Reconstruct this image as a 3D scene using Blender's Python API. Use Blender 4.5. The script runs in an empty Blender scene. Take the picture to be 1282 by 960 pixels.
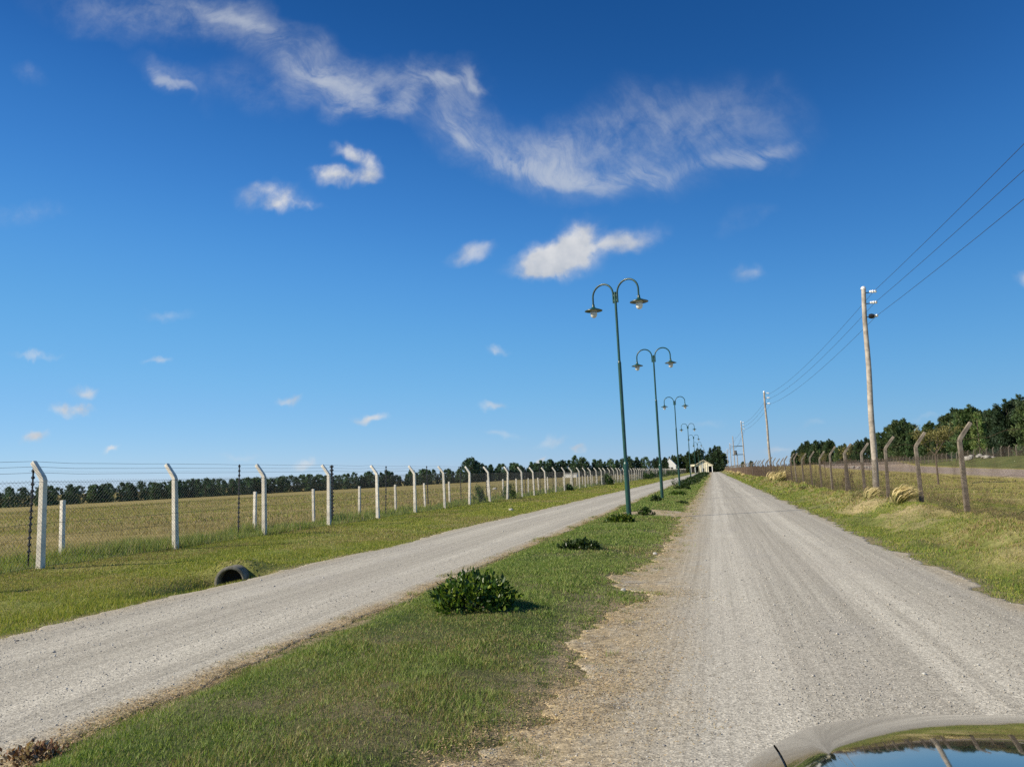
import bpy, math, random
import numpy as np
from mathutils import Matrix, Vector
R = math.radians
random.seed(7)
rng = np.random.default_rng(7)
scene = bpy.context.scene
col = scene.collection

# ---------------------------------------------------------------- camera, sky, sun, exposure
cam_d = bpy.data.cameras.new("camera")
cam = bpy.data.objects.new("camera", cam_d); col.objects.link(cam); scene.camera = cam
cam_d.sensor_fit = 'HORIZONTAL'; cam_d.sensor_width = 36.0; cam_d.lens = 36.0 * 960 / 1282
cam_d.clip_start = 0.05; cam_d.clip_end = 9000
WX, WY, WZ = Vector((0.96686, 0.06707, -0.24633)), Vector((0.25244, -0.10718, 0.96166)), Vector((-0.03809, 0.99197, 0.12056))
rot = Matrix(((WX[0], WX[1], -WX[2]), (WY[0], WY[1], -WY[2]), (WZ[0], WZ[1], -WZ[2])))
cam.matrix_world = Matrix.Translation((0, 0, 1.55)) @ rot.to_4x4()

SUN_EL = R(35)
SUN_AZ = (-0.87, -0.50)                     # horizontal direction towards the sun (behind left)
world = bpy.data.worlds.new("World"); scene.world = world; world.use_nodes = True
SKY_STRENGTH, CLOUD_STRENGTH = 0.09, 0.52
sun_d = bpy.data.lights.new("sun", 'SUN'); sun_d.energy = 5.0; sun_d.angle = R(0.53); sun_d.color = (1.0, 0.92, 0.78)
sun = bpy.data.objects.new("sun", sun_d); col.objects.link(sun)
n_ = math.hypot(*SUN_AZ)
to_sun = Vector((SUN_AZ[0] / n_ * math.cos(SUN_EL), SUN_AZ[1] / n_ * math.cos(SUN_EL), math.sin(SUN_EL)))
sun.rotation_euler = to_sun.to_track_quat('Z', 'Y').to_euler()
scene.view_settings.view_transform = 'Standard'; scene.view_settings.look = 'None'
scene.view_settings.exposure = 0.55; scene.view_settings.gamma = 1.0
scene.view_settings.use_curve_mapping = False
scene.cycles.use_denoising = False; scene.cycles.sample_clamp_direct = 8; scene.cycles.sample_clamp_indirect = 3
scene.cycles.max_bounces = 6; scene.cycles.transparent_max_bounces = 8

# clouds live in the sky itself, as patches of direction: (x/y, z/y, length, width, turn, strength)
CIRRUS = [(-0.8445, 0.7866, 0.2751, 0.0551, -0.317, 0.5), (-0.6794, 0.7155, 0.1766, 0.0538, -0.461, 0.5), (-0.5673, 0.6415, 0.1342, 0.0585, -0.604, 0.7), (-0.4744, 0.593, 0.1264, 0.0557, -0.456, 0.75), (-0.3602, 0.5794, 0.1051, 0.0512, -0.256, 0.65), (-0.3133, 0.5106, 0.1059, 0.0654, -0.722, 0.6), (-0.2329, 0.4507, 0.1125, 0.0572, -0.724, 0.7), (-0.1548, 0.4276, 0.1154, 0.0651, -0.319, 0.75), (-0.0669, 0.443, 0.1378, 0.0754, -0.004, 0.5), (0.0364, 0.4327, 0.1214, 0.0735, 0.037, 0.42), (0.0697, 0.4769, 0.0725, 0.0493, 0.223, 0.25), (-0.8038, 0.6595, 0.1017, 0.031, -0.718, 0.35), (-0.6646, 0.6166, 0.1223, 0.0358, -0.353, 0.25), (-1.0802, 0.4808, 0.0984, 0.021, -0.128, 0.3), (-1.0847, 0.7231, 0.057, 0.0206, -0.451, 0.22), (0.0633, 0.3188, 0.0386, 0.0128, 0.255, 0.15)]
FILAMENTS = [(-0.6794, 0.729, 0.1341, 0.0154, -0.463, 0.4), (-0.5269, 0.6149, 0.0977, 0.0193, -0.634, 0.65), (-0.4749, 0.5615, 0.0743, 0.0191, -0.556, 0.6), (-0.4109, 0.5509, 0.053, 0.0186, 0.377, 0.4), (-0.3355, 0.5776, 0.0799, 0.0145, -0.257, 0.5), (-0.2872, 0.5728, 0.0358, 0.018, -0.813, 0.4), (-0.3199, 0.4935, 0.0565, 0.0159, -0.64, 0.5), (-0.2336, 0.4333, 0.0773, 0.0198, -0.72, 0.6), (-0.1618, 0.3967, 0.061, 0.0224, -0.276, 0.75), (-0.1769, 0.4309, 0.04, 0.0365, -1.126, 0.4), (-0.0697, 0.3952, 0.0975, 0.0157, 0.008, 0.35), (0.069, 0.3973, 0.0722, 0.0152, 0.123, 0.4), (-0.8112, 0.6512, 0.0599, 0.0117, -0.744, 0.5)]
CUMULUS = [(-0.4864, 0.4845, 0.0502, 0.0193, -0.338, 0.8), (-0.4611, 0.4573, 0.0292, 0.0281, -0.766, 0.9), (-0.4999, 0.4455, 0.0619, 0.0185, -0.137, 0.9), (-0.539, 0.4634, 0.0371, 0.0163, -0.14, 0.7), (-0.6157, 0.4324, 0.0817, 0.025, -0.209, 0.85), (-0.5753, 0.4159, 0.0513, 0.0098, -0.254, 0.4), (-0.3078, 0.3152, 0.0412, 0.02, 0.13, 0.65), (-0.1931, 0.2938, 0.078, 0.032, 0.202, 1.0), (-0.1467, 0.3226, 0.0368, 0.0334, -0.119, 1.0), (-0.2058, 0.2869, 0.0434, 0.0229, 0.248, 0.85), (-0.159, 0.2951, 0.054, 0.0311, -0.111, 0.8), (-0.0852, 0.3087, 0.062, 0.024, 0.028, 0.62), (-0.115, 0.305, 0.05, 0.016, 0.1, 0.4), (-0.8041, 0.2701, 0.0579, 0.0139, -0.136, 0.35), (-0.9796, 0.1359, 0.0516, 0.0156, 0.013, 0.8), (-0.959, 0.1614, 0.0336, 0.0128, -0.065, 0.5), (-1.0524, 0.09, 0.0374, 0.0117, 0.022, 0.8), (-0.8974, 0.0687, 0.0221, 0.0087, -0.046, 0.7), (-0.5898, 0.1161, 0.0285, 0.0118, -0.013, 0.6), (-0.4672, 0.0928, 0.0341, 0.0091, -0.008, 0.65), (-0.2779, 0.1776, 0.0227, 0.01, -0.08, 0.45), (-0.2841, 0.102, 0.0292, 0.0098, -0.011, 0.45), (0.0583, 0.2499, 0.0251, 0.0136, -0.013, 0.42), (-0.2173, 0.0254, 0.0119, 0.0085, -0.044, 0.9), (-1.0539, 0.2278, 0.0713, 0.0106, -0.077, 0.4), (-0.2054, 0.0482, 0.0322, 0.0106, 0.019, 0.35), (-0.8245, 0.2025, 0.0376, 0.0101, -0.076, 0.4), (-0.1657, 0.0284, 0.0148, 0.0073, -0.045, 0.5), (-0.5683, 0.027, 0.028, 0.0103, -0.04, 0.5), (0.3616, 0.2109, 0.0115, 0.0115, -0.104, 0.5), (0.075, 0.0215, 0.0278, 0.0059, -0.046, 0.35), (0.1218, 0.0506, 0.0218, 0.0068, -0.054, 0.22), (0.2481, 0.0532, 0.0255, 0.0057, -0.057, 0.2), (-0.271, 0.0611, 0.0289, 0.0076, -0.052, 0.3), (-0.6758, 0.0466, 0.0531, 0.0094, -0.044, 0.22), (-0.0088, 0.0577, 0.0389, 0.0081, -0.054, 0.2)]


class NT:
    """small helper for wiring node trees"""
    def __init__(s, tree):
        s.t = tree; tree.nodes.clear()
    def n(s, typ, **kw):
        nd = s.t.nodes.new(typ)
        for k, v in kw.items(): setattr(nd, k, v)
        return nd
    def link(s, a, b): s.t.links.new(a, b)
    def put(s, sock, v):
        if hasattr(v, 'is_output'): s.link(v, sock)
        elif v is not None: sock.default_value = v
    def math(s, op, a, b=None, c=None, clamp=False):
        nd = s.n('ShaderNodeMath', operation=op, use_clamp=clamp)
        for i, v in enumerate((a, b, c)):
            if v is not None: s.put(nd.inputs[i], v)
        return nd.outputs[0]
    def vmath(s, op, a, b=None, scale=None):
        nd = s.n('ShaderNodeVectorMath', operation=op)
        s.put(nd.inputs[0], a)
        if b is not None: s.put(nd.inputs[1], b)
        if scale is not None: s.put(nd.inputs['Scale'], scale)
        return nd.outputs['Value'] if op in ('LENGTH', 'DISTANCE', 'DOT_PRODUCT') else nd.outputs[0]
    def noise(s, vec, scale, detail=3, rough=.5, dist=0, colour=False):
        nd = s.n('ShaderNodeTexNoise'); s.put(nd.inputs['Vector'], vec)
        nd.inputs['Scale'].default_value = scale; nd.inputs['Detail'].default_value = detail
        nd.inputs['Roughness'].default_value = rough; nd.inputs['Distortion'].default_value = dist
        return nd.outputs['Color'] if colour else nd.outputs[0]
    def map(s, v, a, b, c=0., d=1., smooth=True):
        nd = s.n('ShaderNodeMapRange', interpolation_type='SMOOTHSTEP' if smooth else 'LINEAR')
        s.put(nd.inputs[0], v)
        for i, x in enumerate((a, b, c, d)): nd.inputs[i + 1].default_value = x
        return nd.outputs[0]
    def mix(s, f, a, b, mode='MIX'):
        nd = s.n('ShaderNodeMix', data_type='RGBA', blend_type=mode)
        s.put(nd.inputs[0], f)
        for i, v in ((6, a), (7, b)):
            if isinstance(v, tuple) and len(v) == 3: v = (*v, 1)
            s.put(nd.inputs[i], v)
        return nd.outputs[2]
    def ramp(s, f, stops, interp='LINEAR'):
        nd = s.n('ShaderNodeValToRGB'); cr = nd.color_ramp; cr.interpolation = interp
        s.put(nd.inputs[0], f)
        while len(cr.elements) < len(stops): cr.elements.new(1.0)
        for e, (p, c) in zip(cr.elements, stops):
            e.position = p; e.color = (*c, 1) if len(c) == 3 else c
        return nd.outputs[0]
    def mapping(s, vec, loc=(0, 0, 0), rot=(0, 0, 0), scale=(1, 1, 1), typ='POINT'):
        nd = s.n('ShaderNodeMapping', vector_type=typ); s.put(nd.inputs[0], vec)
        nd.inputs[1].default_value = loc; nd.inputs[2].default_value = rot; nd.inputs[3].default_value = scale
        return nd.outputs[0]


def build_sky():
    t = NT(world.node_tree)
    out = t.n('ShaderNodeOutputWorld')
    sky = t.n('ShaderNodeTexSky', sky_type='NISHITA'); sky.sun_disc = False
    sky.sun_elevation = SUN_EL; sky.sun_rotation = math.atan2(-SUN_AZ[0], SUN_AZ[1])
    sky.altitude = 0; sky.air_density = 1.0; sky.dust_density = 0.0; sky.ozone_density = 6.0
    # deeper, cooler tone curve of a clear dry sky, one curve per channel
    sc_ = t.vmath('SCALE', sky.outputs[0], scale=.09)
    s0 = t.n('ShaderNodeSeparateXYZ'); t.link(sc_, s0.inputs[0]); c0 = t.n('ShaderNodeCombineXYZ')
    for i, pts in enumerate((((.059, .008), (.092, .027), (.159, .070), (.291, .132), (.439, .19)), ((.119, .0575), (.183, .129), (.297, .232), (.477, .318), (.60, .355)), ((.252, .199), (.357, .353), (.496, .478), (.638, .530), (.80, .58)))):
        fc = t.n('ShaderNodeFloatCurve'); cv = fc.mapping.curves[0]
        cv.points[0].location = (0, 0); cv.points[1].location = (1, (.42, .50, .66)[i])
        for p in pts: cv.points.new(*p)
        fc.mapping.update(); t.link(s0.outputs[i], fc.inputs[1]); t.link(fc.outputs[0], c0.inputs[i])
    bg = t.n('ShaderNodeBackground'); t.link(t.vmath('SCALE', c0.outputs[0], scale=1 / .09), bg.inputs[0]); bg.inputs[1].default_value = SKY_STRENGTH
    tc = t.n('ShaderNodeTexCoord').outputs['Generated']
    sp = t.n('ShaderNodeSeparateXYZ'); t.link(tc, sp.inputs[0])
    y = t.math('MAXIMUM', sp.outputs[1], 0.02)
    cm = t.n('ShaderNodeCombineXYZ')
    t.link(t.math('DIVIDE', sp.outputs[0], y), cm.inputs[0]); t.link(t.math('DIVIDE', sp.outputs[2], y), cm.inputs[1])
    uv = cm.outputs[0]; sp_u = t.math('DIVIDE', sp.outputs[0], y)
    def warp(uv, scale, amt, detail=3):
        c = t.noise(uv, scale, detail, .55, colour=True)
        c = t.vmath('SUBTRACT', c, (.5, .5, .5))
        return t.vmath('ADD', uv, t.vmath('MULTIPLY', c, (amt, amt, 0)))
    def blobs(uv, lst):
        acc = None
        for u, v, L, W, a, s in lst:
            p = t.mapping(uv, (u, v, 0), (0, 0, a), (L, W, 1), 'TEXTURE')
            m = t.map(t.vmath('LENGTH', p), 1.15, 0.0, 0., s)
            acc = m if acc is None else t.math('ADD', acc, m)
        return acc
    w1 = warp(warp(uv, 4.5, .10), 16, .05, 4)
    ci = blobs(w1, CIRRUS)
    wv = warp(warp(uv, 3.2, .22, 3), 10, .05, 4)
    fa = t.noise(t.mapping(wv, (0, 0, 0), (0, 0, R(-58)), (1 / 2.8, 1 / 10, 1), 'TEXTURE'), 2.4, 11, .68)
    fb = t.noise(t.mapping(wv, (0, 0, 0), (0, 0, R(-22)), (1 / 2.8, 1 / 9, 1), 'TEXTURE'), 2.4, 11, .68)
    fm = t.map(sp_u, -.50, -.36)
    fib = t.math('ADD', t.math('MULTIPLY', fb, t.math('SUBTRACT', 1.0, fm)), t.math('MULTIPLY', fa, fm))
    puff = t.noise(warp(uv, 9, .05), 10, 10, .66)
    tex = t.math('MULTIPLY', t.map(puff, .30, .70, .12, 1.35), t.map(fib, .30, .68, .35, 1.4))
    fil = t.math('MULTIPLY', blobs(w1, FILAMENTS), t.map(fib, .34, .66, .0, 1.3))
    d = t.math('ADD', t.math('MULTIPLY', t.map(ci, .0, 1.5, 0, .80, False), tex), t.math('MULTIPLY', fil, 1.35))
    ci = t.math('MULTIPLY', t.math('SUBTRACT', 1.0, t.math('POWER', 2.718, t.math('MULTIPLY', d, -1.25))), .80)
    w2 = warp(warp(uv, 12, .05), 42, .022, 5)
    cu = blobs(w2, CUMULUS)
    nz = t.noise(uv, 22, 7, .62)
    s_v = t.n('ShaderNodeSeparateXYZ'); t.link(uv, s_v.inputs[0])
    cu = t.math('MULTIPLY', cu, t.map(s_v.outputs[1], .12, .30, 1.45, 1.0))
    cu = t.math('MULTIPLY', cu, t.map(nz, .22, .72, .40, 1.35))
    cu = t.math('MULTIPLY', t.map(cu, .0, 1.25), .92)
    front = t.map(sp.outputs[1], .03, .08)
    lay = t.mix(t.map(t.noise(uv, 16, 4, .5), .35, .62), (.70, .74, .80), (1.0, 1.0, 1.0))
    b1 = t.n('ShaderNodeBackground'); b1.inputs[0].default_value = (.86, .92, 1.0, 1); b1.inputs[1].default_value = CLOUD_STRENGTH * .9
    b2 = t.n('ShaderNodeBackground'); t.link(lay, b2.inputs[0]); b2.inputs[1].default_value = CLOUD_STRENGTH
    m1 = t.n('ShaderNodeMixShader'); t.link(t.math('MULTIPLY', ci, front), m1.inputs[0]); t.link(bg.outputs[0], m1.inputs[1]); t.link(b1.outputs[0], m1.inputs[2])
    m2 = t.n('ShaderNodeMixShader'); t.link(t.math('MULTIPLY', cu, front), m2.inputs[0]); t.link(m1.outputs[0], m2.inputs[1]); t.link(b2.outputs[0], m2.inputs[2])
    t.link(m2.outputs[0], out.inputs[0])
build_sky()


# ---------------------------------------------------------------- noise and the lie of the land
def vnoise(x, y, seed=0):
    x = np.asarray(x, float); y = np.asarray(y, float)
    xi = np.floor(x).astype(np.int64); yi = np.floor(y).astype(np.int64)
    fx = x - xi; fy = y - yi
    fx = fx * fx * (3 - 2 * fx); fy = fy * fy * (3 - 2 * fy)
    def hsh(a, b):
        n = (a * 374761393 + b * 668265263 + seed * 1442695041) & 0xffffffff
        n = ((n ^ (n >> 13)) * 1274126177) & 0xffffffff
        return ((n ^ (n >> 16)) & 0xffff) / 65535.0
    a = hsh(xi, yi); b = hsh(xi + 1, yi); c = hsh(xi, yi + 1); d = hsh(xi + 1, yi + 1)
    return (a * (1 - fx) + b * fx) * (1 - fy) + (c * (1 - fx) + d * fx) * fy
def fbm(x, y, seed=0, o=3):
    s = 0; a = .5; t = 0
    for i in range(o):
        s = s + a * vnoise(x * 2 ** i, y * 2 ** i, seed + i); t += a; a *= .5
    return s / t
def sstep(x, a, b):
    t = np.clip((np.asarray(x, float) - a) / (b - a), 0, 1); return t * t * (3 - 2 * t)

MR_Y = [2, 4.2, 5.0, 6.0, 7.0, 7.8, 8.8, 10.0, 10.7, 11.3, 12.0, 13.2, 15.4, 20, 25, 40, 80, 400]
MR_X = [-1.45, -1.40, -1.10, -1.12, -1.32, -1.30, -1.12, -.95, -1.5, -1.72, -1.35, -1.12, -1.0, -1.05, -1.12, -1.1, -1.12, -1.1]
def edge_median_right(y):
    return np.interp(y, MR_Y, MR_X) + .34 * (fbm(np.asarray(y) * .9, 0 * np.asarray(y) + 3.3, 11) - .5) + .2 * (vnoise(np.asarray(y) * 4.5, 0 * np.asarray(y) + 1.7, 5) - .5) + .13 * (vnoise(np.asarray(y) * 12, 0 * np.asarray(y) + 5.7, 15) - .5) + .07 * (vnoise(np.asarray(y) * 29, 0 * np.asarray(y) + 8.7, 16) - .5)
def edge_median_left(y):
    y = np.asarray(y, float)
    return -4.03 + .3 * (fbm(y * .5, 0 * y + 7.3, 21) - .5) + .14 * (vnoise(y * 3, 0 * y + 2.7, 6) - .5) + .09 * (vnoise(y * 12, 0 * y + 5.7, 17) - .5)
def edge_verge(y):
    y = np.asarray(y, float)
    return -7.72 + .5 * (fbm(y * .35, 0 * y + 17.3, 31) - .5) + .2 * (vnoise(y * 2.6, 0 * y + 9.7, 7) - .5) + .12 * (vnoise(y * 9, 0 * y + 5.7, 18) - .5)
def edge_bank(y):
    y = np.asarray(y, float)
    return 2.98 + .3 * (fbm(y * .5, 0 * y + 27.3, 41) - .5) + .25 * (vnoise(y * 2.2, 0 * y + 19.7, 8) - .5) + .14 * (vnoise(y * 8, 0 * y + 5.7, 19) - .5)

def height(x, y):
    x = np.asarray(x, float); y = np.asarray(y, float)
    h = np.zeros(np.broadcast(x, y).shape)
    bare = np.exp(-(((x + 1.75) / 1.25) ** 2 + ((y - 28.2) / 2.1) ** 2))
    h = h + .12 * sstep(x, -4.05, -3.3) * (1 - sstep(x, -2.2, -1.05)) * (1 - .9 * bare)
    v = sstep(-x, 7.7, 13.4)
    h = h + .09 * v - .05 * np.exp(-((x + 8.9) / .8) ** 2)
    # ditch leading up to the culvert mouth
    h = h - .42 * np.exp(-((x + 8.56) / .42) ** 2) * sstep(y, 9.2, 11.6) * (1 - sstep(y, 12.54, 12.72))
    h = h + .27 * np.exp(-((x + 8.7) / .55) ** 2) * sstep(y, 12.4, 12.7) * (1 - sstep(y, 12.7, 14.5))
    h = h - .14 * np.exp(-((x + 8.08) / .16) ** 2) * np.exp(-((y - 12.6) / .25) ** 2)
    # the pasture falls away gently to the left
    far = 1 - .72 * sstep(y, 330, 520)
    h = h - .0112 * np.clip(-x - 16, 0, 230) * far
    # lumpy bank to the right
    b = sstep(x, 3.0, 5.2)
    h = h + .31 * b - .05 * np.exp(-((x - 3.9) / .5) ** 2)
    lump = fbm(x * 1.2, y * .75, 51, 4) - .5
    h = h + .60 * lump * sstep(x, 3.1, 3.9) * (1 - .75 * sstep(x, 5.6, 7.5)) * (1 - sstep(y, 90, 160))
    h = h - .2 * sstep(x, 7, 14)
    h = h + 1.75 * sstep(x - .10 * np.clip(y - 100, 0, 120), 36, 49) * sstep(y, 40, 90)
    # tussocky roughness on everything that is not road
    off = (x < -7.9) | (x > 3.2)
    h = h + np.where(off, .05 * (fbm(x * .8, y * .8, 61) - .5), 0) * (1 - sstep(y, 150, 300))
    med = sstep(x, -4.0, -3.6) * (1 - sstep(x, -1.5, -1.1))
    h = h + .04 * (fbm(x * 2.2, y * 2.2, 71) - .5) * med
    return h
def hz(x, y): return float(height(np.array([x]), np.array([y]))[0])


# ---------------------------------------------------------------- object helpers
def tag(o, label=None, cat=None, group=None, kind=None):
    if label: o['label'] = label
    if cat: o['category'] = cat
    if group: o['group'] = group
    if kind: o['kind'] = kind
    return o
def empty(name, loc, rz=0):
    o = bpy.data.objects.new(name, None); col.objects.link(o)
    o.location = loc; o.rotation_euler = (0, 0, rz); o.empty_display_size = .2
    return o
def mesh_np(name, V, F, mat, parent=None, smooth=False, colour=None):
    """V n x 3 array, F m x k array (one face size)"""
    V = np.asarray(V, np.float32).reshape(-1, 3); F = np.asarray(F, np.int32)
    me = bpy.data.meshes.new(name)
    me.vertices.add(len(V)); me.vertices.foreach_set('co', V.ravel())
    k = F.shape[1]
    me.loops.add(F.size); me.loops.foreach_set('vertex_index', F.ravel())
    me.polygons.add(len(F)); me.polygons.foreach_set('loop_start', np.arange(0, F.size, k, dtype=np.int32))
    if colour is not None:
        a = me.color_attributes.new('Col', 'FLOAT_COLOR', 'POINT')
        c = np.ones((len(V), 4), np.float32); c[:, :3] = colour
        a.data.foreach_set('color', c.ravel())
    me.update(calc_edges=True)
    if smooth: me.polygons.foreach_set('use_smooth', np.ones(len(F), bool))
    if mat: me.materials.append(mat)
    o = bpy.data.objects.new(name, me); col.objects.link(o); o.parent = parent
    return o
class MB:
    def __init__(s): s.v = []; s.f = []
    def add(s, v, f):
        b = len(s.v); s.v += [tuple(p) for p in v]; s.f += [tuple(i + b for i in q) for q in f]; return s
    def box(s, c, d, rz=0, taper=1.0):
        x, y, z = (q / 2 for q in d); ca, sa = math.cos(rz), math.sin(rz); vs = []
        for sz, k in ((-1, 1), (1, taper)):
            for sx, sy in ((-1, -1), (1, -1), (1, 1), (-1, 1)):
                px, py = sx * x * k, sy * y * k
                vs.append((c[0] + px * ca - py * sa, c[1] + px * sa + py * ca, c[2] + sz * z))
        return s.add(vs, [(3, 2, 1, 0), (4, 5, 6, 7), (0, 1, 5, 4), (1, 2, 6, 5), (2, 3, 7, 6), (3, 0, 4, 7)])
    def tube(s, path, rad, n=10, caps=True):
        path = [Vector(p) for p in path]
        if not hasattr(rad, '__len__'): rad = [rad] * len(path)
        vs = []; fs = []; up = None
        for i, p in enumerate(path):
            d = (path[min(i + 1, len(path) - 1)] - path[max(i - 1, 0)]).normalized()
            if up is None: up = Vector((1, 0, 0)) if abs(d.x) < .8 else Vector((0, 1, 0))
            a = d.cross(up).normalized(); up = a.cross(d).normalized()
            for k in range(n):
                t = 2 * math.pi * k / n
                vs.append(p + (a * math.cos(t) + up * math.sin(t)) * rad[i])
        for i in range(len(path) - 1):
            for k in range(n):
                k2 = (k + 1) % n
                fs.append((i * n + k, i * n + k2, (i + 1) * n + k2, (i + 1) * n + k))
        if caps:
            fs.append(tuple(range(n))[::-1]); b = (len(path) - 1) * n; fs.append(tuple(range(b, b + n)))
        return s.add(vs, fs)
    def lathe(s, prof, n=20, c=(0, 0, 0), axis='z'):
        vs = []; fs = []
        for r, z in prof:
            for k in range(n):
                t = 2 * math.pi * k / n; a, b = r * math.cos(t), r * math.sin(t)
                p = (a, b, z) if axis == 'z' else ((a, z, b) if axis == 'y' else (z, a, b))
                vs.append((c[0] + p[0], c[1] + p[1], c[2] + p[2]))
        for i in range(len(prof) - 1):
            for k in range(n):
                k2 = (k + 1) % n
                fs.append((i * n + k, i * n + k2, (i + 1) * n + k2, (i + 1) * n + k))
        return s.add(vs, fs)
    def build(s, name, mat, parent=None, smooth=False, bevel=0):
        me = bpy.data.meshes.new(name); me.from_pydata(s.v, [], s.f); me.update()
        if smooth:
            me.polygons.foreach_set('use_smooth', np.ones(len(me.polygons), bool))
            me.set_sharp_from_angle(angle=R(42))
        if mat: me.materials.append(mat)
        o = bpy.data.objects.new(name, me); col.objects.link(o); o.parent = parent
        if bevel:
            m = o.modifiers.new('bevel', 'BEVEL'); m.width = bevel; m.segments = 2
        return o
def prisms(P, Q, r):
    """thin three-sided wires from P to Q (n x 3 each)"""
    P = np.asarray(P, float); Q = np.asarray(Q, float); d = Q - P
    d /= np.linalg.norm(d, axis=1)[:, None] + 1e-9
    ref = np.where(np.abs(d[:, :1]) < .8, np.array([[1., 0, 0]]), np.array([[0, 1., 0]]))
    a = np.cross(d, ref); a /= np.linalg.norm(a, axis=1)[:, None] + 1e-9; b = np.cross(d, a)
    r = np.broadcast_to(np.asarray(r, float), (len(P),))[:, None]
    ring = [a * math.cos(t) + b * math.sin(t) for t in (0, 2.094, 4.189)]
    V = np.stack([P + q * r for q in ring] + [Q + q * r for q in ring], 1).reshape(-1, 3)
    base = np.arange(len(P))[:, None, None] * 6
    F = base + np.array([[0, 1, 4, 3], [1, 2, 5, 4], [2, 0, 3, 5]])[None]
    return V, F.reshape(-1, 4)
def copy_tree(o, parent=None):
    c = o.copy(); col.objects.link(c)
    c.parent = parent
    for ch in list(o.children): copy_tree(ch, c)
    return c


# ---------------------------------------------------------------- materials
def mat(name):
    m = bpy.data.materials.new(name); m.use_nodes = True
    return m, NT(m.node_tree)
def finish(t, shader, disp=None):
    o = t.n('ShaderNodeOutputMaterial'); t.link(shader, o.inputs[0])
def principled(t, base, rough=.8, metal=0., bump=None, bstr=.3, bdist=.01, coat=0., spec=None):
    p = t.n('ShaderNodeBsdfPrincipled')
    if isinstance(base, tuple): base = (*base[:3], 1)
    t.put(p.inputs['Base Color'], base); t.put(p.inputs['Roughness'], rough); t.put(p.inputs['Metallic'], metal)
    p.inputs['Coat Weight'].default_value = coat; p.inputs['Coat Roughness'].default_value = .05
    if spec is not None: p.inputs['Specular IOR Level'].default_value = spec
    if bump is not None:
        b = t.n('ShaderNodeBump'); b.inputs['Strength'].default_value = bstr; b.inputs['Distance'].default_value = bdist
        t.link(bump, b.inputs['Height']); t.link(b.outputs[0], p.inputs['Normal'])
    return p.outputs[0]
def simple(name, c, rough=.7, metal=0., var=.25, scale=8., coat=0., bump=.0, c2=None):
    m, t = mat(name)
    co = t.n('ShaderNodeTexCoord').outputs['Object']
    n1 = t.noise(co, scale, 5, .6)
    lo = c2 if c2 else tuple(q * (1 - var) for q in c)
    hi = tuple(min(1, q * (1 + var * .6)) for q in c)
    base = t.mix(t.map(n1, .3, .7), lo, hi)
    oi = t.n('ShaderNodeObjectInfo').outputs['Random']
    base = t.mix(1.0, base, t.ramp(oi, [(0, (.84, .83, .81)), (1, (1.08, 1.07, 1.05))]), 'MULTIPLY')
    finish(t, principled(t, base, rough, metal, n1 if bump else None, bump, .01, coat))
    return m
def leafy(name, tint=(1, 1, 1), transl=.3, rough=.6, vary=.0):
    m, t = mat(name)
    a = t.n('ShaderNodeVertexColor', layer_name='Col').outputs[0]
    c = t.mix(1.0, a, tint, 'MULTIPLY')
    if vary:
        oi = t.n('ShaderNodeObjectInfo').outputs['Random']
        c = t.mix(1.0, c, t.ramp(oi, [(0, (1 - vary, 1 - vary, 1 - vary * .6)), (1, (1 + vary, 1 + vary * .8, 1))]), 'MULTIPLY')
    p = principled(t, c, rough, spec=.25)
    tr = t.n('ShaderNodeBsdfTranslucent'); t.link(t.mix(1.0, c, (1.15, 1.2, .6), 'MULTIPLY'), tr.inputs[0])
    mx = t.n('ShaderNodeMixShader'); mx.inputs[0].default_value = transl
    t.link(p, mx.inputs[1]); t.link(tr.outputs[0], mx.inputs[2]); finish(t, mx.outputs[0])
    return m

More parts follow.
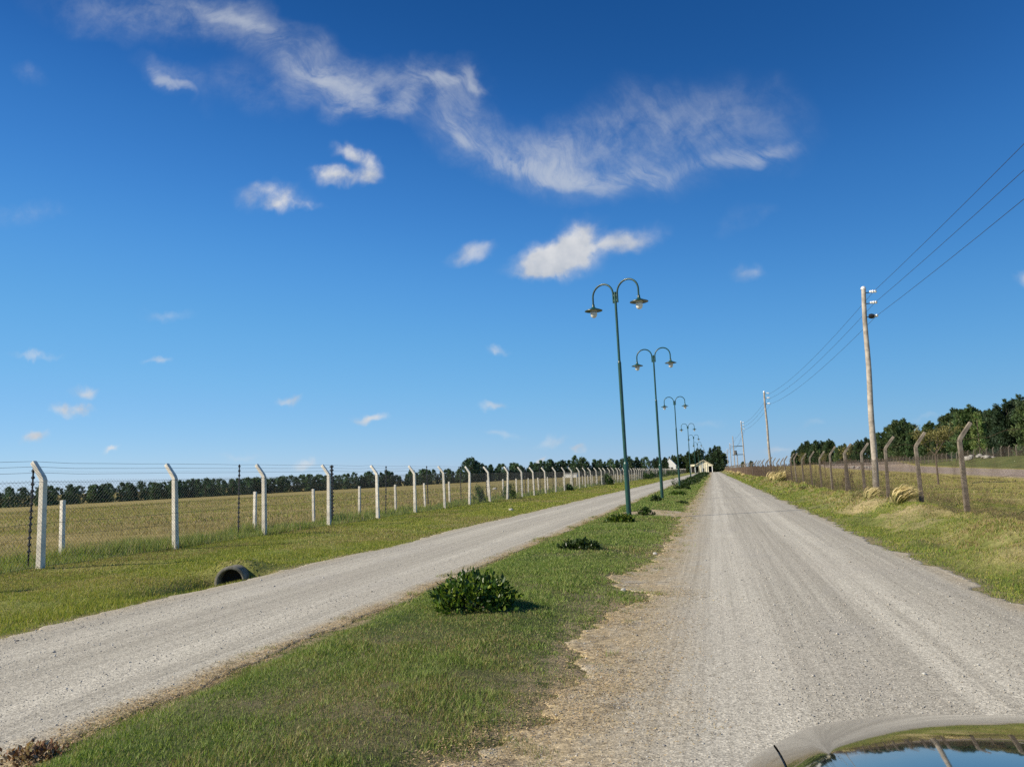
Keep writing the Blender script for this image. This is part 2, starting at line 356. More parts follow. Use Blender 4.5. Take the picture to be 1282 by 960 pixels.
def make_ground_mat():
    m, t = mat('turf')
    pos = t.n('ShaderNodeNewGeometry').outputs['Position']
    sp = t.n('ShaderNodeSeparateXYZ'); t.link(pos, sp.inputs[0])
    X, Y = sp.outputs[0], sp.outputs[1]
    wob = t.math('MULTIPLY', t.math('SUBTRACT', t.noise(pos, .35, 4), .5), 1.6)
    wob2 = t.math('MULTIPLY', t.math('SUBTRACT', t.noise(pos, 2.5, 3), .5), .5)
    xd = t.math('ADD', t.math('ADD', X, wob), wob2); xd2 = t.math('ADD', X, wob2)
    f = t.math('DIVIDE', t.math('ADD', xd, 20.), 40., clamp=True)
    P = lambda x: (x + 20) / 40
    live = t.ramp(f, [(0, (.20, .168, .050)), (P(-14.8), (.20, .17, .05)), (P(-14.2), (.085, .105, .026)), (P(-13.3), (.062, .08, .022)), (P(-12.9), (.19, .215, .045)),
                      (P(-9.5), (.18, .205, .042)), (P(-8.2), (.10, .125, .03)), (P(-4), (.055, .080, .020)), (P(-1), (.055, .070, .022)), (P(3.0), (.09, .11, .028)), (P(4.2), (.14, .16, .04)),
                      (P(5.5), (.16, .17, .045)), (P(8), (.25, .24, .06)), (P(14), (.35, .31, .082)), (1, (.36, .31, .085))])
    dry = t.ramp(f, [(0, (.30, .232, .09)), (P(-14.8), (.30, .23, .088)), (P(-13.2), (.12, .12, .038)), (P(-12.5), (.30, .27, .075)), (P(-8), (.20, .18, .065)), (P(-4), (.14, .12, .065)),
                     (P(-1), (.16, .13, .07)), (P(3.2), (.17, .17, .055)), (P(4.4), (.31, .25, .13)), (P(7), (.38, .33, .115)), (P(14), (.46, .38, .13)), (1, (.46, .38, .13))])
    streak = t.noise(t.mapping(pos, rot=(0, 0, R(12)), scale=(.035, .30, 1)), 1.0, 5, .6)
    patch = t.noise(pos, .55, 5, .6)
    pm = t.math('ADD', t.math('MULTIPLY', streak, .55), t.math('MULTIPLY', patch, .45))
    c = t.mix(t.map(pm, .40, .62), live, dry)
    # grazing track in the right-hand paddock, then the dark slope below the far fence
    lo = t.math('SUBTRACT', t.math('ADD', X, wob), t.math('MULTIPLY_ADD', Y, .09, 14.2))
    hi = t.math('SUBTRACT', t.math('ADD', X, wob), t.math('MULTIPLY_ADD', Y, .135, 20.5))
    track = t.math('MULTIPLY', t.map(lo, 0., 2.5), t.map(hi, 1.5, 0.))
    track = t.math('MULTIPLY', track, t.map(t.noise(t.mapping(pos, scale=(.4, .1, 1)), 1.5, 4), .25, .5, .5, 1.))
    c = t.mix(track, c, (.37, .295, .235))
    slope = t.math('MULTIPLY', t.map(hi, .5, 3.), t.map(X, 24., 30.))
    c = t.mix(slope, c, t.mix(t.map(patch, .4, .62), (.085, .11, .03), (.15, .16, .05)))
    # fine speckle of blades, thatch and soil
    sc = t.noise(pos, 55, 4, .7)
    sc2 = t.noise(pos, 9, 4, .65)
    k = t.math('MULTIPLY', t.map(sc, .25, .75, .45, 1.5, False), t.map(sc2, .25, .75, .65, 1.35, False))
    cc = t.n('ShaderNodeCombineXYZ')
    for i in range(3): t.link(k, cc.inputs[i])
    c = t.mix(1.0, c, cc.outputs[0], 'MULTIPLY')
    # bare worn soil near the gravel edges
    soil = t.math('MULTIPLY', t.map(t.noise(pos, 1.4, 5, .65), .56, .66), t.map(X, -9.2, -7.6))
    soil = t.math('MULTIPLY', soil, t.map(X, 3.6, 3.0))
    c = t.mix(t.math('MULTIPLY', soil, .55), c, (.15, .12, .085))
    # straw and bare dirt creep in under the thinning grass beside the gravel
    e1 = t.math('MULTIPLY', t.map(xd2, -1.95, -1.25), t.map(X, 0., -.4)); e2 = t.math('MULTIPLY', t.map(xd2, -3.55, -3.95), t.map(X, -4.6, -4.3)); e3 = t.math('MULTIPLY', t.map(xd2, -8.2, -7.75), t.map(X, -7., -7.3)); e4 = t.math('MULTIPLY', t.map(xd2, 3.5, 3.05), t.map(X, 2., 2.5))
    e = t.math('MULTIPLY', t.math('ADD', t.math('ADD', e1, e2), t.math('MULTIPLY', t.math('ADD', e3, e4), .7)), t.map(t.noise(pos, 5.5, 5, .7), .36, .54), clamp=True)
    c = t.mix(e, c, t.mix(t.map(sc, .35, .65), (.17, .13, .08), (.38, .30, .18)))
    finish(t, principled(t, c, .95, 0, t.math('ADD', sc, t.math('MULTIPLY', sc2, 2.)), .7, .03, spec=.1))
    return m

def make_gravel_mat():
    m, t = mat('gravel')
    pos = t.n('ShaderNodeNewGeometry').outputs['Position']
    sp = t.n('ShaderNodeSeparateXYZ'); t.link(pos, sp.inputs[0])
    X, Y = sp.outputs[0], sp.outputs[1]
    n1 = t.noise(pos, .8, 5, .6)
    wob = t.math('MULTIPLY', t.math('SUBTRACT', n1, .5), .30)
    meander = t.math('MULTIPLY', t.math('SUBTRACT', t.noise(t.mapping(pos, scale=(.02, .07, 1)), 1.0, 2), .5), .8)
    xd = t.math('ADD', X, wob)
    P = lambda x: (x + 9) / 13
    f = t.math('DIVIDE', t.math('ADD', xd, 9.), 13., clamp=True)
    W = lambda v: (v, v, v)
    straw = t.ramp(f, [(0, W(.1)), (P(-7.7), W(.35)), (P(-7.3), W(0)), (P(-4.45), W(0)), (P(-4.2), W(.75)), (P(-4.0), W(1)), (P(-1.25), W(1)), (P(-.85), W(.85)), (P(-.5), W(.35)), (P(-.1), W(0)), (P(2.75), W(0)), (P(3.0), W(.5))])
    ss_ = t.n('ShaderNodeSeparateXYZ'); t.link(straw, ss_.inputs[0]); straw_ = ss_.outputs[0]
    sn = t.noise(t.mapping(pos, scale=(1, .6, 1)), 2.2, 5, .65)
    st = t.math('MULTIPLY', straw, t.map(sn, .28, .55, .25, 1.0))
    ft = t.math('DIVIDE', t.math('ADD', t.math('ADD', X, meander), 9.), 13., clamp=True)
    tr = t.ramp(ft, [(0, W(.4)), (P(-7.2), W(.35)), (P(-6.75), W(.75)), (P(-6.3), W(.45)), (P(-5.6), W(.4)), (P(-5.2), W(.8)), (P(-4.8), W(.45)), (P(-.6), W(.35)), (P(-.15), W(.5)), (P(.0), W(.9)), (P(.12), W(.6)), (P(.28), W(1.0)), (P(.42), W(.55)),
                     (P(.6), W(.4)), (P(1.3), W(.36)), (P(1.55), W(.85)), (P(1.7), W(.5)), (P(1.85), W(.95)), (P(2.15), W(.45)), (P(2.6), W(.3)), (P(3.1), W(.4))])
    lines = t.noise(t.mapping(pos, scale=(7.5, .05, 1)), 1.0, 6, .72)
    lines2 = t.noise(t.mapping(pos, scale=(26, .12, 1)), 1.0, 3, .6)
    tm = t.math('ADD', t.math('MULTIPLY', tr, .5), t.math('MULTIPLY', lines, .85))
    tm = t.math('ADD', tm, t.math('MULTIPLY', lines2, .45))
    c = t.mix(t.map(tm, .62, 1.22), (.265, .243, .194), (.450, .418, .340))
    big = t.noise(pos, .22, 4, .6)
    c = t.mix(t.map(big, .35, .7, 0, .45), c, (.33, .30, .245))
    c = t.mix(t.map(t.noise(t.mapping(pos, scale=(1, .3, 1)), 1.3, 3), .52, .72, 0, .30), c, (.29, .272, .235))
    strawc = t.mix(t.map(t.noise(pos, 18, 4, .7), .35, .65), (.22, .17, .098), (.42, .33, .195))
    c = t.mix(st, c, strawc)
    dirt = t.math('MULTIPLY', t.map(t.noise(t.mapping(pos, scale=(1, 1.5, 1)), 3.1, 6, .7), .54, .66), t.map(straw_, .3, .8))
    c = t.mix(t.math('MULTIPLY', dirt, .6), c, (.11, .088, .058))
    # separate stones: three sizes of cells with their own brightness
    for scale, amt in ((95, .32), (42, .14), (190, .28)):
        v = t.n('ShaderNodeTexVoronoi', feature='F1'); v.inputs['Scale'].default_value = scale
        t.link(pos, v.inputs['Vector'])
        s2 = t.n('ShaderNodeSeparateXYZ'); t.link(v.outputs['Color'], s2.inputs[0])
        k = t.map(s2.outputs[0], 0, 1, 1 - amt, 1 + amt, False)
        cc = t.n('ShaderNodeCombineXYZ')
        for i in range(3): t.link(k, cc.inputs[i])
        c = t.mix(1.0, c, cc.outputs[0], 'MULTIPLY')
    v = t.n('ShaderNodeTexVoronoi', feature='F1'); v.inputs['Scale'].default_value = 60; t.link(pos, v.inputs['Vector'])
    hgt = t.math('SUBTRACT', t.math('MULTIPLY', t.noise(pos, 40, 4, .7), 1.2), t.math('MULTIPLY', v.outputs['Distance'], .9))
    hgt = t.math('ADD', hgt, t.math('MULTIPLY', lines, -1.2))
    finish(t, principled(t, c, .95, 0, hgt, .26, .010, spec=.12))
    return m

M = {}
M['ground'] = make_ground_mat()
M['gravel'] = make_gravel_mat()
M['grass'] = leafy('grass_blades', transl=.35)
M['leaf_dark'] = leafy('dark_foliage', (1.28, 1.38, 1.55), transl=.24, vary=.25)
M['leaf_glossy'] = leafy('glossy_leaves', transl=.30, rough=.36)
M['straw'] = leafy('straw', transl=.25)
M['stone_bits'] = leafy('loose_stones', transl=0., rough=.9)
M['bark'] = simple('bark', (.13, .10, .075), .95, 0, .4, 14, bump=.5)
M['green_paint'] = simple('green_paint', (.007, .050, .036), .40, 0, .25, 5, coat=.15)
M['glass_lamp'] = simple('lamp_glass', (.74, .73, .68), .22, 0, .06, 6)
M['metal_dark'] = simple('dark_metal', (.03, .03, .032), .5, .5, .3, 9)
M['wire'] = simple('galvanised_wire', (.16, .16, .155), .5, .6, .25, 3)
M['wire_black'] = simple('black_cable', (.025, .025, .028), .6, 0, .2, 3)
M['rust_wire'] = simple('rusty_wire', (.085, .055, .032), .85, .1, .4, 2)
M['concrete'] = simple('pale_concrete', (.74, .68, .57), .9, 0, .28, 3.5, bump=.12)
M['concrete_old'] = simple('weathered_concrete', (.185, .155, .118), .95, 0, .5, 7, bump=.25)
M['pipe'] = simple('pipe_concrete', (.17, .155, .12), .95, 0, .4, 9, bump=.5, c2=(.075, .07, .05))
M['pole_wood'] = simple('pole_wood', (.34, .30, .25), .9, 0, .3, 4, bump=.5, c2=(.22, .192, .158))
M['porcelain'] = simple('porcelain', (.72, .72, .72), .25, 0, .08, 6)
M['black'] = simple('black_plastic', (.02, .02, .022), .5, 0, .2, 8)
M['cream_wall'] = simple('cream_wall', (.82, .76, .58), .9, 0, .18, .8, c2=(.66, .60, .42))
M['white_wall'] = simple('white_wall', (.78, .77, .73), .9, 0, .10, 1)
M['roof'] = simple('roof_sheet', (.78, .70, .50), .6, 0, .2, 1)
M['painted_shade'] = simple('opening_shade', (.02, .02, .02), .9, 0, .2, 1)  # near-black colour stands for the shade inside openings
M['rock'] = simple('pale_rubble', (.40, .38, .34), .95, 0, .35, 3, bump=.6)

# ---------------------------------------------------------------- ground and roads
def build_ground():
    def axis(parts):
        out = []
        for a, b, s in parts: out += list(np.arange(a, b, s))
        return np.array(sorted(set(np.round(out + [parts[-1][1]], 4))))
    xs = axis([(-4200, -300, 300), (-300, -60, 12), (-60, -20, 2.5), (-20, -13.6, .5), (-13.6, -9.4, .3), (-9.4, -7.2, .11), (-7.2, -4.4, .35), (-4.4, -.6, .12), (-.6, 2.6, .4), (2.6, 7.2, .13), (7.2, 14, .5), (14, 70, 2.2), (70, 300, 25), (300, 4200, 300)])
    ys = axis([(-60, 2, 4), (2, 7, .5), (7, 9, .25), (9, 13.6, .12), (13.6, 30, .17), (30, 60, .4), (60, 120, 1.2), (120, 420, 6), (420, 700, 25), (700, 6000, 400)])
    X, Y = np.meshgrid(xs, ys)
    Z = height(X, Y)
    inl = (X > edge_verge(Y) + .12) & (X < edge_median_left(Y) - .12)
    inr = (X > edge_median_right(Y) + .12) & (X < edge_bank(Y) - .12)
    Z = Z - np.where((inl | inr) & (Y < 402), .03, 0)
    V = np.stack([X, Y, Z], -1).reshape(-1, 3)
    n = len(xs); i = np.arange(len(ys) - 1)[:, None] * n + np.arange(n - 1)[None]
    F = np.stack([i, i + 1, i + n + 1, i + n], -1).reshape(-1, 4)
    tag(mesh_np('ground', V, F, M['ground'], smooth=True), kind='structure')
build_ground()

def road(name, fl, fr, y1, cols=26):
    ys = np.concatenate([np.arange(-30, 2, 1.), np.arange(2, 16, .035), np.arange(16, 30, .07), np.arange(30, 80, .3), np.arange(80, y1, 2.)])
    t = np.linspace(0, 1, cols); t = .5 - .5 * np.cos(t * math.pi)
    a, b = fl(ys)[:, None], fr(ys)[:, None]
    X = a + (b - a) * t[None]; Y = np.repeat(ys[:, None], cols, 1)
    Z = height(X, Y) + .012 - .016 * (np.abs(t - .5) > .499)[None]
    # shallow wheel ruts and grader lines
    Z = Z + .010 * (fbm(X * 2.2, Y * .08, 91) - .5) * np.minimum(1, np.minimum(t, 1 - t) * 8)[None]
    V = np.stack([X, Y, Z], -1).reshape(-1, 3)
    i = np.arange(len(ys) - 1)[:, None] * cols + np.arange(cols - 1)[None]
    F = np.stack([i, i + 1, i + cols + 1, i + cols], -1).reshape(-1, 4)
    return tag(mesh_np(name, V, F, M['gravel'], smooth=True), kind='structure')
road('gravel_road', edge_median_right, edge_bank, 402)
road('side_road', edge_verge, edge_median_left, 402)
def bare_patch():
    k = 60; th = np.linspace(0, 2 * math.pi, k, endpoint=False); V = []; F = []
    rad = .78 + .45 * fbm(th * 2, th * 0 + 4, 14)
    rings = np.linspace(0, 1, 12)
    for r in rings:
        x = -2.0 + 1.25 * r * rad * np.cos(th); y = 28.0 + 2.3 * r * rad * np.sin(th)
        V.append(np.stack([x, y, height(x, y) + .018 - .014 * (r > .99)], -1))
    for j in range(len(rings) - 1):
        for q in range(k): F.append((j * k + q, j * k + (q + 1) % k, (j + 1) * k + (q + 1) % k, (j + 1) * k + q))
    tag(mesh_np('bare_ground', np.concatenate(V), F, M['gravel'], smooth=True), kind='structure')
bare_patch()

# ---------------------------------------------------------------- grass
GREEN = np.array([[.120, .195, .030], [.185, .255, .046], [.26, .31, .085], [.070, .120, .022], [.33, .36, .12]])
OLIVE = np.array([[.22, .265, .040], [.285, .295, .052], [.15, .195, .034], [.35, .315, .075]])
DRY = np.array([[.34, .26, .12], [.27, .20, .085], [.40, .32, .17], [.22, .17, .08]])
def blades(x, y, h, w, pal, dry, lean=.55, wind=0.):
    n = len(x); z = height(x, y)
    a = rng.uniform(0, 2 * math.pi, n); b = rng.uniform(0, 2 * math.pi, n); l = rng.uniform(.1, 1, n) * lean
    dx, dy = np.cos(a) * w / 2, np.sin(a) * w / 2
    tip = np.stack([x + (np.cos(b) * l + wind) * h, y + np.sin(b) * l * h, z + h], -1)
    V = np.stack([np.stack([x - dx, y - dy, z - .008], -1), np.stack([x + dx, y + dy, z - .008], -1), tip], 1)
    c = pal[rng.integers(0, len(pal), n)] * rng.uniform(.75, 1.25, (n, 1))
    d = DRY[rng.integers(0, len(DRY), n)] * rng.uniform(.8, 1.2, (n, 1))
    c = np.where((rng.uniform(0, 1, n) < dry)[:, None], d, c)
    return V.reshape(-1, 3), np.repeat(c, 3, 0)
def stuff(name, parts, m):
    V = np.concatenate([p[0] for p in parts]); C = np.concatenate([p[1] for p in parts])
    F = np.arange(len(V)).reshape(-1, 3)
    return tag(mesh_np(name, V, F, M[m], colour=C), kind='stuff')
def uni(n, x0, x1, y0, y1): return rng.uniform(x0, x1, n), rng.uniform(y0, y1, n)
def median_grass():
    parts = []
    for y0, y1, dens, h, w in ((3, 6, 8500, .023, .0058), (6, 9, 6500, .025, .0075), (9, 14, 3800, .030, .010), (14, 24, 1700, .040, .015), (24, 45, 650, .05, .025), (45, 90, 200, .06, .06), (90, 200, 40, .08, .14)):
        x, y = uni(int(4.0 * (y1 - y0) * dens), -4.4, -.45, y0, y1)
        inside = np.minimum(x - edge_median_left(y), edge_median_right(y) - x)
        p = sstep(inside + .75 * (fbm(x * 3.2, y * 2.4, 80) - .5), -.22, .34) ** 1.3
        p = p * (.45 + .55 * sstep(fbm(x * 1.1, y * 1.1, 81), .30, .45))
        p = np.maximum(p, .75 * sstep(fbm(x * 4.2, y * 3.4, 79), .53, .66) * sstep(inside, -.65, -.05))
        p = p * np.where(((x + 2.0) / 1.2) ** 2 + ((y - 28) / 2.2) ** 2 < 1, .06, 1)
        k = rng.uniform(0, 1, len(x)) < p
        x, y, inside = x[k], y[k], inside[k]
        pt = fbm(x * .9, y * .6, 82)
        dry = .04 + .32 * sstep(pt, .58, .75) + .40 * (1 - sstep(inside, -.04, .12))
        tall = .75 + .9 * sstep(fbm(x * 1.9, y * 1.6, 83), .46, .74)
        parts.append(blades(x, y, h * tall * rng.uniform(.5, 1.35, len(x)), w * rng.uniform(.6, 1.3, len(x)), GREEN, dry, 1.35))
    stuff('median_grass', parts, 'grass')
median_grass()
def verge_grass():
    parts = []
    for y0, y1, dens, h, w in ((5, 12, 2000, .038, .010), (12, 20, 1400, .042, .014), (20, 36, 650, .045, .022), (36, 70, 220, .055, .05), (70, 160, 50, .07, .12)):
        x, y = uni(int(5.9 * (y1 - y0) * dens), -13.2, -7.3, y0, y1)
        inside = edge_verge(y) - x
        p = sstep(inside + .5 * (fbm(x * 2.6, y * 2.0, 78) - .5), -.15, .34) * (.35 + .65 * sstep(fbm(x * .8, y * .8, 84), .3, .5))
        p = np.where((np.abs(x + 8.25) < .5) & (y > 11.9) & (y < 13.2) & (x > -8.5), p * .4, p)
        k = rng.uniform(0, 1, len(x)) < p
        x, y, inside = x[k], y[k], inside[k]
        dry = .06 + .5 * sstep(fbm(x * .5, y * .35, 85), .5, .66)
        ditch = np.exp(-((x + 8.5) / .6) ** 2) * (y > 8) * (y < 12.3)
        parts.append(blades(x, y, h * (1 + .8 * ditch) * rng.uniform(.5, 1.3, len(x)), w * rng.uniform(.6, 1.3, len(x)), OLIVE, dry * (1 - .7 * ditch), .9))
    stuff('verge_grass', parts, 'grass')
verge_grass()
def bank_grass():
    parts = []
    for y0, y1, dens, h, w in ((6, 14, 2600, .030, .009), (14, 24, 1900, .036, .013), (24, 45, 600, .05, .024), (45, 90, 170, .08, .06), (90, 200, 40, .1, .14)):
        x, y = uni(int(5.2 * (y1 - y0) * dens), 2.8, 8.0, y0, y1)
        inside = x - edge_bank(y)
        pt = fbm(x * 1.3, y * .9, 51, 4)
        p = sstep(inside + .5 * (fbm(x * 2.6, y * 2.0, 77) - .5), -.12, .36) * (.22 + .6 * sstep(fbm(x * 1.0, y * .7, 86), .32, .5))
        k = rng.uniform(0, 1, len(x)) < p
        x, y, inside, pt = x[k], y[k], inside[k], pt[k]
        dry = .08 + .62 * sstep(fbm(x * .7, y * .5, 87), .40, .62) * sstep(inside, .45, 1.3)
        parts.append(blades(x, y, h * rng.uniform(.5, 1.4, len(x)) * (1 + .5 * dry), w * rng.uniform(.6, 1.3, len(x)), np.concatenate([OLIVE, GREEN[:2]]), dry, 1.3, .25))
    stuff('bank_grass', parts, 'grass')
bank_grass()
def rough_grass():
    """unmown strip under the left fence and the pasture beyond it"""
    parts = []
    for y0, y1, dens, h, w in ((8, 22, 900, .20, .012), (22, 50, 420, .22, .022), (50, 120, 90, .25, .06), (120, 300, 18, .3, .18)):
        x, y = uni(int(2.4 * (y1 - y0) * dens), -15.2, -12.85, y0, y1)
        p = (.25 + .75 * sstep(fbm(x * 1.2, y * .8, 88), .38, .6)) * sstep(-x, 12.85, 13.15)
        k = rng.uniform(0, 1, len(x)) < p; x, y = x[k], y[k]
        tuft = .45 + 1.1 * sstep(fbm(x * 1.0, y * .7, 89), .42, .72)
        parts.append(blades(x, y, h * tuft * rng.uniform(.4, 1.3, len(x)), w * rng.uniform(.6, 1.3, len(x)), np.concatenate([GREEN, OLIVE[:2]]), np.full(len(x), .14), .7))
    for y0, y1, x0, dens, h, w in ((6, 30, -45, 90, .13, .02), (30, 70, -70, 30, .15, .045), (70, 160, -110, 5, .17, .12)):
        x, y = uni(int((-15.0 - x0) * (y1 - y0) * dens), x0, -15.0, y0, y1)
        k = rng.uniform(0, 1, len(x)) < .2 + .8 * sstep(fbm(x * .12, y * .6, 90), .4, .6); x, y = x[k], y[k]
        dry = .45 + .45 * sstep(fbm(x * .1, y * .35, 92), .42, .6)
        parts.append(blades(x, y, h * rng.uniform(.3, 1.2, len(x)), w * rng.uniform(.6, 1.3, len(x)), OLIVE, dry, 1.0))
    stuff('pasture_grass', parts, 'grass')
    parts = []
    for y0, y1, x1, dens, h, w in ((10, 32, 24, 140, .075, .02), (32, 70, 32, 36, .09, .045), (70, 140, 40, 6, .11, .12)):
        x, y = uni(int((x1 - 7.2) * (y1 - y0) * dens), 7.2, x1, y0, y1)
        k = (rng.uniform(0, 1, len(x)) < .25 + .75 * sstep(fbm(x * .2, y * .5, 93), .4, .6)) & (x < 13.5 + .09 * y); x, y = x[k], y[k]
        dry = .32 + .45 * sstep(fbm(x * .12, y * .4, 94), .42, .62)
        parts.append(blades(x, y, h * rng.uniform(.3, 1.2, len(x)), w * rng.uniform(.6, 1.3, len(x)), OLIVE, dry, 1.0))
    stuff('paddock_grass', parts, 'grass')
rough_grass()

# loose stones and straw on the gravel
def loose_bits():
    ph = (1 + 5 ** .5) / 2
    octa = np.array([(1, 0, 0), (-1, 0, 0), (0, 1, 0), (0, -1, 0), (0, 0, 1), (0, 0, -1)], float)
    of = np.array([(0, 2, 4), (2, 1, 4), (1, 3, 4), (3, 0, 4), (2, 0, 5), (1, 2, 5), (3, 1, 5), (0, 3, 5)])
    Vs = []; Cs = []; Fs = []; base = 0
    for y0, y1, dens, s0 in ((3, 6, 700, .0042), (6, 10, 240, .0055), (10, 18, 45, .007), (18, 40, 4, .010)):
        for x0, x1, fl, fr in ((-1.8, 3.2, edge_median_right, edge_bank), (-8, -3.8, edge_verge, edge_median_left)):
            n = int((x1 - x0) * (y1 - y0) * dens)
            x, y = uni(n, x0, x1, y0, y1)
            k = (x > fl(y) + .02) & (x < fr(y) - .02); x, y = x[k], y[k]; n = len(x)
            s = s0 * np.exp(rng.normal(0, .38, n))
            sc = s[:, None, None] * rng.uniform(.55, 1.25, (n, 6, 1)) * np.array([1, 1, .75])
            an = rng.uniform(0, 6.28, n); ca, sa = np.cos(an)[:, None], np.sin(an)[:, None]
            o = octa[None] * sc
            P = np.stack([o[..., 0] * ca - o[..., 1] * sa, o[..., 0] * sa + o[..., 1] * ca, o[..., 2]], -1)
            P += np.stack([x, y, height(x, y) + .012 + s * .25], -1)[:, None]
            g = rng.uniform(.20, .46, n)
            warm = rng.uniform(.82, 1.0, n)
            c = np.stack([g, g * (.5 + .5 * warm) * .98, g * warm * .90], -1)
            Vs.append(P.reshape(-1, 3)); Cs.append(np.repeat(c, 6, 0))
            Fs.append((base + np.arange(n)[:, None, None] * 6 + of[None]).reshape(-1, 3)); base += n * 6
    tag(mesh_np('loose_gravel', np.concatenate(Vs), np.concatenate(Fs), M['stone_bits'], colour=np.concatenate(Cs)), kind='stuff')
    parts = []
    for y0, y1, dens, L in ((3, 6, 3000, .022), (6, 11, 1500, .026), (11, 20, 500, .035), (20, 40, 130, .06)):
        for edge, lo, hi, sg, k_ in ((edge_median_right, -.25, 1.15, 1, 1.), (edge_median_left, -.42, .1, -1, .8)):
            n = int(1.4 * (y1 - y0) * dens * k_)
            y = rng.uniform(y0, y1, n); x = edge(y) + rng.uniform(lo, hi, n)
            d = (x - edge(y)) * sg
            wid = .28 + .5 * (y < 13) if sg > 0 else .16
            p = np.exp(-(np.clip(d - .05, 0, 9) / wid) ** 2) * (.2 + .8 * sstep(fbm(x * 2, y * 1.2, 95), .35, .6))
            kk = rng.uniform(0, 1, n) < p; x, y = x[kk], y[kk]; n = len(x)
            z = height(x, y) + .016 + rng.uniform(0, .012, n)
            a = rng.uniform(0, 6.28, n); l = L * rng.uniform(.4, 1.5, n); w = L * .22 * rng.uniform(.6, 1.6, n)
            ax = np.stack([np.cos(a), np.sin(a), rng.normal(0, .22, n)], -1); sd = np.stack([-np.sin(a), np.cos(a), rng.normal(0, .3, n)], -1)
            c0 = np.stack([x, y, z], -1)
            V = np.stack([c0 - ax * l[:, None] / 2, c0 + sd * w[:, None], c0 + ax * l[:, None] / 2], 1).reshape(-1, 3)
            c = (np.array([.48, .37, .20]) * np.where(rng.uniform(0, 1, (n, 1)) < .22, .22, rng.uniform(.5, 1.3, (n, 1)))) * np.stack([np.ones(n), rng.uniform(.88, 1.02, n), rng.uniform(.75, 1.1, n)], -1)  # the darkest chips stand for twigs and for small shadows in the straw
            parts.append((V, np.repeat(c, 3, 0)))
    stuff('straw_litter', parts, 'straw')
loose_bits()

# ---------------------------------------------------------------- fences
def bent_post(side, hbend, out, up, s0, s1, extra=0):
    """square concrete post whose top leans outwards; side is the sign of the lean"""
    mb = MB()
    pts = [((0, 0, -.35), s0, 0), ((0, 0, hbend - .03), s1, .0), ((side * .03, 0, hbend + .03), s1, .35), ((side * out, 0, hbend + up), s1 * .86, .7)]
    vs = []; fs = []
    for (x, y, z), s, t in pts:
        c, sn = math.cos(t) * s / 2, -math.sin(t) * s / 2 * side
        for ux, uy in ((-1, -1), (1, -1), (1, 1), (-1, 1)): vs.append((x + ux * c, uy * s / 2, z + ux * sn))
    for i in range(3):
        for k in range(4):
            fs.append((i * 4 + k, i * 4 + (k + 1) % 4, i * 4 + 4 + (k + 1) % 4, i * 4 + 4 + k))
    fs += [(3, 2, 1, 0), (12, 13, 14, 15)]
    return mb.add(vs, fs)
def chain(X, y0, y1, top, segs):
    """crossed diagonal wires; segs = (until y, pitch, wire radius)"""
    PP = []; QQ = []; RR = []; a = y0
    for b, pitch, r in segs:
        b = min(b, y1)
        ks = np.arange(a - top, b, pitch)
        for s in (0, 1):
            ya = np.maximum(ks, a); yb = np.minimum(ks + top, b); ok = yb > ya + .01
            ya, yb, kk = ya[ok], yb[ok], ks[ok]
            za, zb = ya - kk, yb - kk
            if s: za, zb = top - za, top - zb
            off = (.006 if s else -.006)
            PP.append(np.stack([np.full(len(ya), X + off), ya, height(np.full(len(ya), X), ya) + za + .03], -1))
            QQ.append(np.stack([np.full(len(ya), X + off), yb, height(np.full(len(ya), X), yb) + zb + .03], -1))
            RR.append(np.full(len(ya), r))
        a = b
    return prisms(np.concatenate(PP), np.concatenate(QQ), np.concatenate(RR))
def strand(X, zoff, ys, r, far=60, sag=.02):
    y = np.concatenate([np.linspace(a, b, 4, endpoint=False) for a, b in zip(ys[:-1], ys[1:])] + [[ys[-1]]])
    ph = (np.arange(len(y)) % 4) / 4
    p = np.stack([np.full(len(y), X), y, height(np.full(len(y), X), y) + zoff - sag * 4 * ph * (1 - ph)], -1)
    rr = r * (1 + np.clip(y[:-1] - far, 0, 400) / 150)
    return prisms(p[:-1], p[1:], rr)
def post_fence(name, label, group, X, ys, side, dims, mpost, mwire, segs, wire_z, r, jit, mesh_top=1.72):
    root = empty(name, (X, ys[0], hz(X, ys[0])))
    tag(root, label, 'fence', group)
    loc = Vector(root.location)
    def part(nm, VF, m):
        o = mesh_np(nm, VF[0] - np.array(loc), VF[1], m, root); return o
    first = None
    for i, y in enumerate(ys):
        if first is None:
            first = bent_post(side, *dims).build('post', mpost, root, bevel=.008); o = first
        else:
            o = first.copy(); col.objects.link(o); o.parent = root
        x = X + random.uniform(-.03, .03)
        o.location = Vector((x, y, hz(x, y))) - loc
        o.rotation_euler = (R(random.gauss(0, jit)), R(random.gauss(0, jit)), R(random.gauss(0, 2.5)))
    part('wire_mesh', chain(X - side * .06, ys[0], ys[-1], mesh_top, segs), mwire)
    for k, (dx, dz) in enumerate(wire_z):
        part('strand_wire', strand(X + side * dx, dz, ys, r), mwire)
    return root
ly = [12.7 + 4.0 * i for i in range(-3, 96)]
left_fence = post_fence('chain_link_fence', 'long chain link fence on white concrete posts along the left grass verge', None, -13.1, ly, -1, (1.78, .26, .34, .125, .105),
                        M['concrete'], M['wire'], ((45, .085, .0018), (110, .17, .0040), (400, .5, .012)), ((-.06, .05), (-.06, .9), (-.06, 1.72), (.10, 1.90), (.19, 2.02), (.27, 2.13)), .0042, 1.1)
ry = [19.6 + 4.05 * i for i in range(-4, 93)]
right_fence = post_fence('chain_link_fence', 'rusty chain link fence on weathered brown concrete posts along the right roadside bank', None, 5.5, ry, 1, (1.72, .28, .37, .108, .088),
                         M['concrete_old'], M['rust_wire'], ((32, .062, .0021), (60, .10, .0028), (120, .2, .0055), (400, .45, .014)), ((-.06, .05), (-.06, .85), (-.06, 1.70)), .004, 1.6, 1.35)
fy = [88 + 4.0 * i for i in range(0, 82)]
